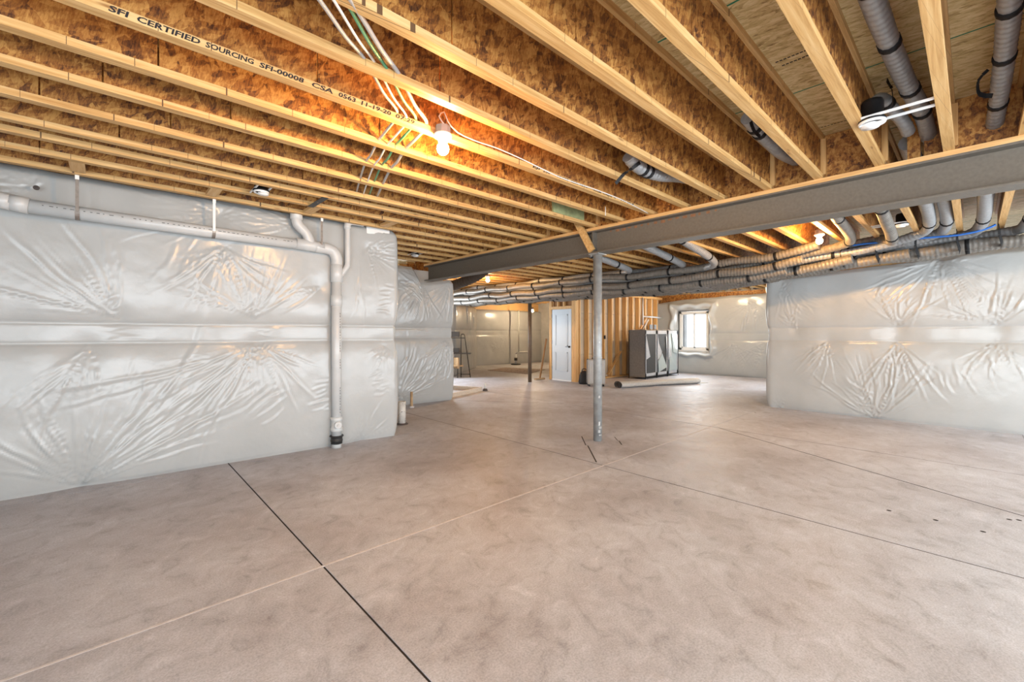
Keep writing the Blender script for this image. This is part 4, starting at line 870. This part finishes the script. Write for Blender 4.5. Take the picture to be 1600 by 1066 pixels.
for y in (8.02, 8.24): stud(wd, 9.52, 9.61, y - 0.02, y + 0.02, 2.14, TOPZ - 0.04, 'cripple_stud')
for a, b in ((DY0, 8.0), (8.04, 8.22), (8.26, DY1)): MB().box(9.60, 9.62, a, b, 2.14, TOPZ - 0.04).build('sheathing_panel', M['brown_panel'], wd)
dr = MB().box(DX, DX + 0.035, DY0, DY1, 0.03, 2.055, bev=0.003).build('door_1', M['door']); tag(dr, kind='structure')
for z0, z1 in ((0.28, 0.82), (1.0, 1.90)):
    m = MB(); a, b = DY0 + 0.13, DY1 - 0.13
    for q in ((a, b, z0, z0 + 0.022), (a, b, z1 - 0.022, z1), (a, a + 0.022, z0, z1), (b - 0.022, b, z0, z1)): m.box(DX - 0.014, DX + 0.001, q[0], q[1], q[2], q[3])
    m.box(DX - 0.004, DX + 0.001, a + 0.05, b - 0.05, z0 + 0.05, z1 - 0.05, bev=0.002); m.build('raised_panel', M['door'], dr)
hd = MB().lathe([(0.0001, -0.02), (0.028, -0.018), (0.030, 0.0)], (DX - 0.002, DY0 + 0.07, 0.98), 14, 'X').build('door_handle', M['blackmetal'], dr)
MB().bar((DX - 0.045, DY0 + 0.065, 0.98), (DX - 0.045, DY0 + 0.18, 0.98), 0.018, 0.014).bar((DX - 0.05, DY0 + 0.07, 0.98), (DX, DY0 + 0.07, 0.98), 0.014, 0.014).build('lever', M['blackmetal'], hd)
for z in (0.3, 1.05, 1.82): MB().box(DX - 0.008, DX + 0.004, DY1 - 0.004, DY1 + 0.014, z, z + 0.10).build('hinge', M['galv'], dr)
MB().box(DX - 0.01, DX + 0.06, DY0, DY1, 0.0, 0.028).build('threshold', M['white'], dr)

wst = MB().box(9.6, 14.42, 7.58, 7.72, TOPZ - 0.08, TOPZ).build('wall_studs', M['stud']); tag(wst, kind='structure')
MB().box(9.66, 14.42, 7.58, 7.72, 0, 0.04).build('bottom_plate', M['stud'], wst)
x = 9.70; i = 0
while x < 14.42:
    stud(wst, x, x + 0.04, 7.58, 7.72, 0.04, TOPZ - 0.08)
    if x + 0.385 < 14.5:
        for z0, z1 in ((0.0, 0.75), (0.755, 1.95), (1.955, TOPZ)):
            MB().box(x + 0.002, min(x + 0.385, 14.42), 7.73, 7.745, z0, z1 - 0.004).build('backing_panel', M['kraft'], wst)
        MB().box(x + 0.041, x + 0.17, 7.722, 7.73, 0.04, TOPZ - 0.08).build('stud_shade_strip', M['brown_panel'], wst)  # brown strip painting in the shaded side of each stud
    x += 0.395; i += 1
MB().bar((11.05, 7.565, 0.12), (11.75, 7.565, 0.80), 0.02, 0.09, up=(0, 1, 0)).build('diagonal_board', M['stud'], wst)
MB().bar((12.9, 7.565, 1.50), (13.35, 7.565, 1.95), 0.02, 0.06, up=(0, 1, 0)).build('diagonal_board', M['stud'], wst)
# white drain pipes on the studs
dp = thing('drain_pipe', 'thin white drain pipes fixed to the studs above the wardrobe', 'pipe', (13.2, 7.55, 1.8))
MB().tube([(-0.15, 0, 0.12), (0.55, 0, 0.12), (1.1, 0, 0.10)], 0.025, 10).build('pipe_run', M['pvc'], dp); MB().tube([(-0.15, 0, 0.75), (-0.15, 0, -0.2)], 0.025, 10).build('riser', M['pvc'], dp)
MB().tube([(-0.12, 0, -0.30), (0.08, 0, -0.10), (0.22, 0, 0.02)], 0.02, 10).build('pipe_arm', M['pvc'], dp)
MB().box(0.35, 0.55, 0.02, 0.05, -0.30, -0.14).build('outlet_box', M['fabric'], dp); MB().box(0.65, 0.80, 0.02, 0.05, -0.30, -0.14).build('outlet_box', M['fabric'], dp)
for x, z in ((10.42, 1.18), (10.86, 1.19)):
    tag(MB().box(x, x + 0.05, 7.54, 7.58, z, z + 0.11, bev=0.005).build('switch_box', M['blackmetal']), 'small dark switch box on the studs %s' % ('nearer the white door' if x < 10.6 else 'behind the steel column'), 'switch box', 'switch boxes on the stud wall')
# leaning plank by the door
a, b = onZ(846, 594, 0.03), Vector((9.48, 8.62, 1.15))
tag(MB().bar((9.30, 8.74, 0.02), (9.50, 8.66, 1.20), 0.03, 0.045, up=(1, 0, 0)).build('leaning_plank', M['brown_panel']), 'dark narrow plank leaning beside the white door frame', 'plank')
tag(MB().box(9.05, 9.45, 8.66, 8.74, 0, 0.05, bev=0.008).build('floor_plank', M['tanwood']), 'short brown plank on the floor left of the white door', 'plank')

# ------------------------------------------------------------------ WARDROBE
W = thing('fabric_wardrobe', 'grey fabric wardrobe with three see-through fronts beside the window', 'wardrobe', (11.56, 6.62, 0))
WW, WD_, WH = 2.06, 0.52, 1.46
cov = MB(); cov.box(0, 0.012, 0, WD_, 0.05, WH, bev=0.004); cov.build('side_cover', M['fabric'], W)
MB().box(WW - 0.012, WW, 0, WD_, 0.05, WH, bev=0.004).build('side_cover', M['film2'], W)
MB().box(0, WW, WD_ - 0.012, WD_, 0.05, WH, bev=0.004).build('back_cover', M['fabric'], W)
top = MB()
nx_ = 24
vs = []; fs = []
for i in range(nx_ + 1):
    for j in range(7):
        x = WW * i / nx_; y = WD_ * j / 6
        vs.append((x, y, WH + 0.012 * math.sin(i * 1.7 + j) + 0.008 * math.sin(i * 3.1) - 0.02 * (1 if j == 0 else 0)))
for i in range(nx_):
    for j in range(6): a = i * 7 + j; fs.append((a, a + 7, a + 8, a + 1))
MB().add(vs, fs, 0, True).build('top_cover', M['fabric_trim'], W)
bw_ = WW / 3
for k in range(3):
    x0 = k * bw_; x1 = x0 + bw_
    m = MB()      # pale frame round each front
    for q in ((x0 + 0.01, x0 + 0.07, 0.08, WH - 0.02), (x1 - 0.06, x1, 0.08, WH - 0.02), (x0, x1, 0.08, 0.17), (x0, x1, WH - 0.12, WH - 0.02)): m.box(q[0], q[1], -0.006, 0.004, q[2], q[3])
    m.build('front_frame', M['fabric_trim'], W)
    if k < 2: MB().box(x0 + 0.06, x1 - 0.055, 0.002, 0.008, 0.16, WH - 0.11, bev=0.003).build('clear_front', M['film'], W)
    else: MB().box(x0 + 0.06, x1 - 0.055, 0.002, 0.008, 0.16, WH - 0.11, bev=0.003).build('clear_front', M['film2'], W)
def flap(pts, mat, dy=-0.02):
    m = MB(); n = len(pts)
    f = [(x, dy + 0.012 * math.sin(i * 2.1), z) for i, (x, z) in enumerate(pts)]; bck = [(x, y + 0.006, z) for x, y, z in f]
    m.add(f + bck, [tuple(range(n)), tuple(reversed(range(n, 2 * n)))] + [(i, n + i, n + (i + 1) % n, (i + 1) % n) for i in range(n)]); return m.build('cloth_flap', M[mat], W)
flap([(0.04, 1.32), (0.10, 1.20), (0.26, 0.66), (0.05, 0.58)], 'fabric_trim')
flap([(0.73, 1.30), (0.82, 1.05), (0.96, 0.80), (0.98, 0.66), (0.75, 0.55)], 'fabric_trim'); flap([(0.98, 0.74), (1.30, 0.30), (0.74, 0.17), (0.73, 0.52)], 'film2', -0.035); flap([(1.24, 1.30), (1.33, 1.2), (1.33, 0.55), (1.28, 0.9)], 'fabric_trim')
flap([(1.42, 1.35), (1.50, 1.0), (1.60, 0.62), (1.40, 0.50)], 'fabric_trim'); flap([(1.45, 0.60), (1.60, 0.66), (1.95, 0.22), (1.42, 0.15)], 'film2', -0.035); flap([(1.62, 1.34), (2.0, 1.34), (2.0, 0.70), (1.72, 0.75)], 'film2', -0.018)
for x in (0.0, bw_, 2 * bw_, WW):
    MB().tube([(x, -0.012, 0.0), (x, -0.012, WH)], 0.010, 8).build('pole', M['blackmetal'], W)
    MB().tube([(x, WD_ + 0.012, 0.0), (x, WD_ + 0.012, WH)], 0.010, 8).build('pole', M['blackmetal'], W)
MB().box(0, WW, -0.014, -0.008, 0.05, 0.085).build('bottom_rail', M['blackmetal'], W)

# ------------------------------------------------------------------ ROLLED RUG, SUITCASE, BAG, DESK
ra, rb = onZ(966, 606, 0), onZ(1088, 599, 0); d = (rb - ra); ln = d.length; ang = math.atan2(d.y, d.x)
rg = thing('rolled_rug', 'pale rolled-up rug lying on the floor in front of the wardrobe', 'rug', (ra.x, ra.y, 0), None, ang)
def flatroll(rx, rz, x0, x1, n=22, seg=14, cz=None):
    vs = []; cz = rz if cz is None else cz
    for i in range(seg + 1):
        t = i / seg; k = 1 + 0.05 * math.sin(t * 9) + (0.03 * math.sin(t * 23))
        for q in range(n): a = 2 * math.pi * q / n; vs.append((x0 + (x1 - x0) * t, rx * k * math.cos(a) + 0.01 * math.sin(t * 5), cz + rz * k * math.sin(a) * 0.97 - rz * (k - 1)))
    return vs, [(i * n + q, i * n + (q + 1) % n, (i + 1) * n + (q + 1) % n, (i + 1) * n + q) for i in range(seg) for q in range(n)] + [tuple(range((seg) * n, (seg + 1) * n))]
v_, f_ = flatroll(0.15, 0.075, 0.0, ln); MB().add(v_, f_, 0, True).build('outer_layer', M['rug'], rg)
for rx, cx in ((0.155, 0), ):
    m = MB(); pts = [(-0.004, rx * math.cos(a), 0.078 + 0.078 * math.sin(a)) for a in np.linspace(0, 2 * math.pi, 30)]; m.tube(pts, 0.008, 6); m.build('bound_edge', M['rugdark'], rg)
for cy in (-0.07, 0.065):
    pts = [(-0.003 - 0.0005 * i, cy + (0.055 - 0.0012 * i) * math.cos(a), 0.07 + (0.05 - 0.0012 * i) * math.sin(a)) for i, a in enumerate(np.linspace(0, 5 * math.pi, 40))]
    MB().tube(pts, 0.006, 6).build('inner_coil', M['rugdark'], rg)
MB().lathe([(0.0001, 0), (0.07, 0)], (0.004, 0, 0.075), 16, 'X').build('roll_hollow', M['rugdark'], rg)
MB().box(ln - 0.05, ln + 0.32, -0.10, 0.04, 0.0, 0.008).build('loose_end', M['rug'], rg)

sp_ = onZ(936, 604, 0)
sc_ = thing('suitcase', 'upright ribbed beige suitcase standing behind the steel column', 'suitcase', (sp_.x, sp_.y + 0.1, 0), None, math.radians(-43))
MB().box(-0.225, 0.225, -0.13, 0.13, 0.05, 0.70, bev=0.035).build('shell', M['case'], sc_)
for x in np.linspace(-0.17, 0.17, 7): MB().box(x - 0.012, x + 0.012, -0.137, -0.125, 0.09, 0.66, bev=0.004).build('rib', M['case'], sc_)
MB().box(-0.232, 0.232, -0.008, 0.008, 0.045, 0.705).build('zip_band', M['blackmetal'], sc_)
for x in (-0.18, 0.18):
    for y in (-0.09, 0.09): MB().lathe([(0.0001, -0.016), (0.026, -0.014), (0.028, 0), (0.026, 0.014), (0.0001, 0.016)], (x, y, 0.028), 14, 'X').build('wheel', M['rubber'], sc_)
MB().tube(smooth_path([(-0.09, 0, 0.70), (-0.08, 0, 0.735), (0.08, 0, 0.735), (0.09, 0, 0.70)], 0.02), 0.010, 8).build('top_handle', M['blackmetal'], sc_)

bp_ = onZ(913, 600, 0); bg_ = thing('black_bag', 'slumped black bag on the floor between the door and the suitcase', 'bag', (bp_.x, bp_.y, 0), None, math.radians(-43))
vs = []; n = 16; prof = [(0.9, 0.0), (1.05, 0.05), (1.0, 0.15), (0.9, 0.24), (0.7, 0.31), (0.35, 0.35), (0.02, 0.355)]
for r_, z in prof:
    for q in range(n): a = 2 * math.pi * q / n; k = r_ * (1 + 0.07 * math.sin(3 * a + z * 9)); vs.append((0.15 * k * math.cos(a), 0.10 * k * math.sin(a), z))
MB().add(vs, [(i * n + q, i * n + (q + 1) % n, (i + 1) * n + (q + 1) % n, (i + 1) * n + q) for i in range(len(prof) - 1) for q in range(n)] + [tuple(reversed(range(n)))], 0, True).build('body', M['bag'], bg_)
MB().tube(smooth_path([(-0.07, 0, 0.33), (-0.04, 0, 0.40), (0.04, 0, 0.40), (0.07, 0, 0.33)], 0.02), 0.010, 8).build('handle', M['bag'], bg_)

dk = onZ(735, 590, 0); DKX, DKY = dk.x, dk.y
ds = thing('ladder_desk', 'black ladder-frame desk with shelves, half hidden behind the rear left wall', 'desk', (DKX, DKY, 0))
sd = RGT * -1; bk = FWD      # desk runs to the left of its visible leg
fr_ = Vector((0, 0, 0)); 
def dl(s, b, z): return sd * s + bk * b + Vector((0, 0, z))
for s in (0.0, 0.85):
    MB().tube([dl(s, 0, 0), dl(s + 0.18, 0.0, 1.30), dl(s + 0.20, 0.0, 1.335), dl(s + 0.27, 0.0, 1.335), dl(s + 0.29, 0.0, 1.30), dl(s + 0.29, 0.0, 0)], 0.013, 8).build('leg_frame', M['blackmetal'], ds)
    MB().tube([dl(s + 0.02, 0, 0.1), dl(s + 0.29, 0, 0.1)], 0.010, 8).build('cross_bar', M['blackmetal'], ds)
for z, s0_, s1_ in ((0.74, -0.02, 1.15), (1.22, 0.15, 1.15)): MB().bar(dl(s0_, 0.0, z), dl(s1_, 0.0, z), 0.30, 0.025).build('shelf', M['shelf'], ds)
for z, h in ((1.24, 0.17), (0.76, 0.14)):
    MB().bar(dl(0.33, 0.0, z + h / 2 + 0.006), dl(0.9, 0.0, z + h / 2 + 0.006), 0.22, h).build('storage_tray', M['shelf'], ds)
c_ = thing('desk_chair', 'brown folding seat standing under the ladder desk', 'chair', tuple(Vector((DKX, DKY, 0)) + dl(0.48, -0.02, 0)))
MB().box(-0.03, 0.03, -0.2, 0.2, 0.28, 0.62, bev=0.02).build('backrest', M['tanwood'], c_); MB().tube([(0, -0.15, 0), (0, -0.15, 0.62)], 0.012, 8).build('leg', M['blackmetal'], c_); MB().tube([(0, 0.15, 0), (0, 0.15, 0.62)], 0.012, 8).build('leg', M['blackmetal'], c_)
MB().box(-0.2, 0.2, -0.18, 0.18, 0.34, 0.38, bev=0.01).build('seat', M['tanwood'], c_)

# ------------------------------------------------------------------ PIPE STUBS AND BOARDS ON THE FLOOR
p = onZ(628, 663, 0); st_ = thing('pipe_stub', 'speckled white pipe stub rising from the floor at the wall corner', 'pipe', (p.x, p.y, 0))
MB().lathe([(0.052, 0.0), (0.056, 0.0), (0.056, 0.345), (0.049, 0.345), (0.049, 0.25)], (0, 0, 0), 24).build('pipe_body', M['speckle'], st_)
MB().lathe([(0.0001, 0.30), (0.049, 0.30)], (0, 0, 0), 20).build('pipe_bore', M['rubber'], st_)
MB().lathe([(0.056, 0.02), (0.085, 0.012), (0.095, 0.0)], (0, 0, 0), 16).build('mortar_collar', M['joint'], st_)
for k in range(34):
    a = rj.uniform(0, 6.28); z = rj.uniform(0.03, 0.32); s = rj.uniform(0.004, 0.012) * (1.7 if z < 0.12 else 1); w_ = s / 0.056
    MB().add([(0.0567 * math.cos(t), 0.0567 * math.sin(t), zz) for t, zz in ((a, z), (a + w_, z - s * 0.4), (a + w_ * 1.5, z + s * 0.5), (a + w_ * 0.4, z + s))], [(0, 1, 2, 3)]).build('dirt_speck', M['rubber'], st_)
p = onZ(643, 637, 0); st_ = thing('pipe_stub', 'thin brown pipe stub by the rear left wall', 'pipe', (p.x, p.y, 0))
MB().lathe([(0.024, 0.0), (0.025, 0.0), (0.025, 0.29), (0.0001, 0.29)], (0, 0, 0), 14).build('pipe_body', M['tanwood'], st_); MB().lathe([(0.025, 0.03), (0.045, 0.02), (0.05, 0)], (0, 0, 0), 14).build('foot_collar', M['filler'], st_)
p = onZ(758, 611, 0); st_ = thing('pipe_stub', 'small white pipe stub on the floor near the loose boards', 'pipe', (p.x, p.y, 0))
MB().lathe([(0.028, 0.0), (0.029, 0.0), (0.029, 0.18), (0.0001, 0.185)], (0, 0, 0), 14).build('pipe_body', M['pvc'], st_); MB().lathe([(0.030, 0.06), (0.055, 0.04), (0.06, 0)], (0, 0, 0), 14).build('foot_collar', M['joint'], st_)
for (a, b, lab) in (((700, 619), (752, 608), 'front pale board of the wooden frame lying on the floor'), ((700, 605), (750, 608), 'rear pale board of the wooden frame lying on the floor')):
    pa_, pb2 = onZ(a[0], a[1], 0.045), onZ(b[0], b[1], 0.045)
    tag(MB().bar(pa_, pb2, 0.04, 0.088).build('form_board', M['palewood']), lab, 'board', 'boards of the frame on the floor')
# sump pit with pipe in the far corner, patterned rug on the floor
p = onZ(806, 570, 0); sm = thing('sump_pipe', 'white sump pipe rising by the far wall behind the thin column', 'pipe', (p.x, p.y, 0))
MB().lathe([(0.20, 0.0), (0.22, 0.02), (0.20, 0.04), (0.0001, 0.04)], (0, 0, 0), 20).build('pit_lid', M['rubber'], sm); MB().tube([(0, 0, 0.04), (0, 0, 0.46)], 0.045, 12).build('riser', M['pvc'], sm)
MB().lathe([(0.045, 0.18), (0.07, 0.18), (0.07, 0.30), (0.045, 0.30)], (0, 0, 0), 14).build('rubber_coupling', M['rubber'], sm)
MB().tube([(0, 0, 0.46), tuple(RGT * 0.06 + Vector((0, 0, 0.52))), tuple(RGT * 0.75 + Vector((0, 0, 0.56)))], 0.035, 10).build('discharge_arm', M['cable_k'], sm)
q = onZ(811, 568, 0); MB().tube([tuple(RGT * 0.13 + Vector((0, 0, 0.52))), tuple(RGT * 0.13 + Vector((0, 0, 2.36)))], 0.022, 10).build('upright_pipe', M['cable_k'], sm)
c0, c1_, c2_, c3 = onZ(762, 579, 0), onZ(790, 575, 0), onZ(852, 578, 0), onZ(824, 585, 0)
def carpet():
    m_, nt, b = new_mat('mottled_rug'); n = N(nt, 'ShaderNodeTexVoronoi', i_Scale=9.0); L(nt, pos(nt, (1, 1, 1)), n.inputs['Vector'])
    r = ramp(nt, [(0.1, (0.16, 0.12, 0.11)), (0.5, (0.36, 0.29, 0.26))]); L(nt, n.outputs['Distance'], r.inputs[0]); L(nt, r.outputs[0], b.inputs['Base Color']); b.inputs['Roughness'].default_value = 0.9; return m_
tag(MB().add([(p.x, p.y, z) for z in (0.001, 0.014) for p in (c0, c3, c2_, c1_)], [(4, 5, 6, 7), (0, 1, 5, 4), (1, 2, 6, 5), (2, 3, 7, 6), (3, 0, 4, 7)]).build('floor_rug', carpet()), 'thin mottled rug lying flat near the far wall', 'rug')
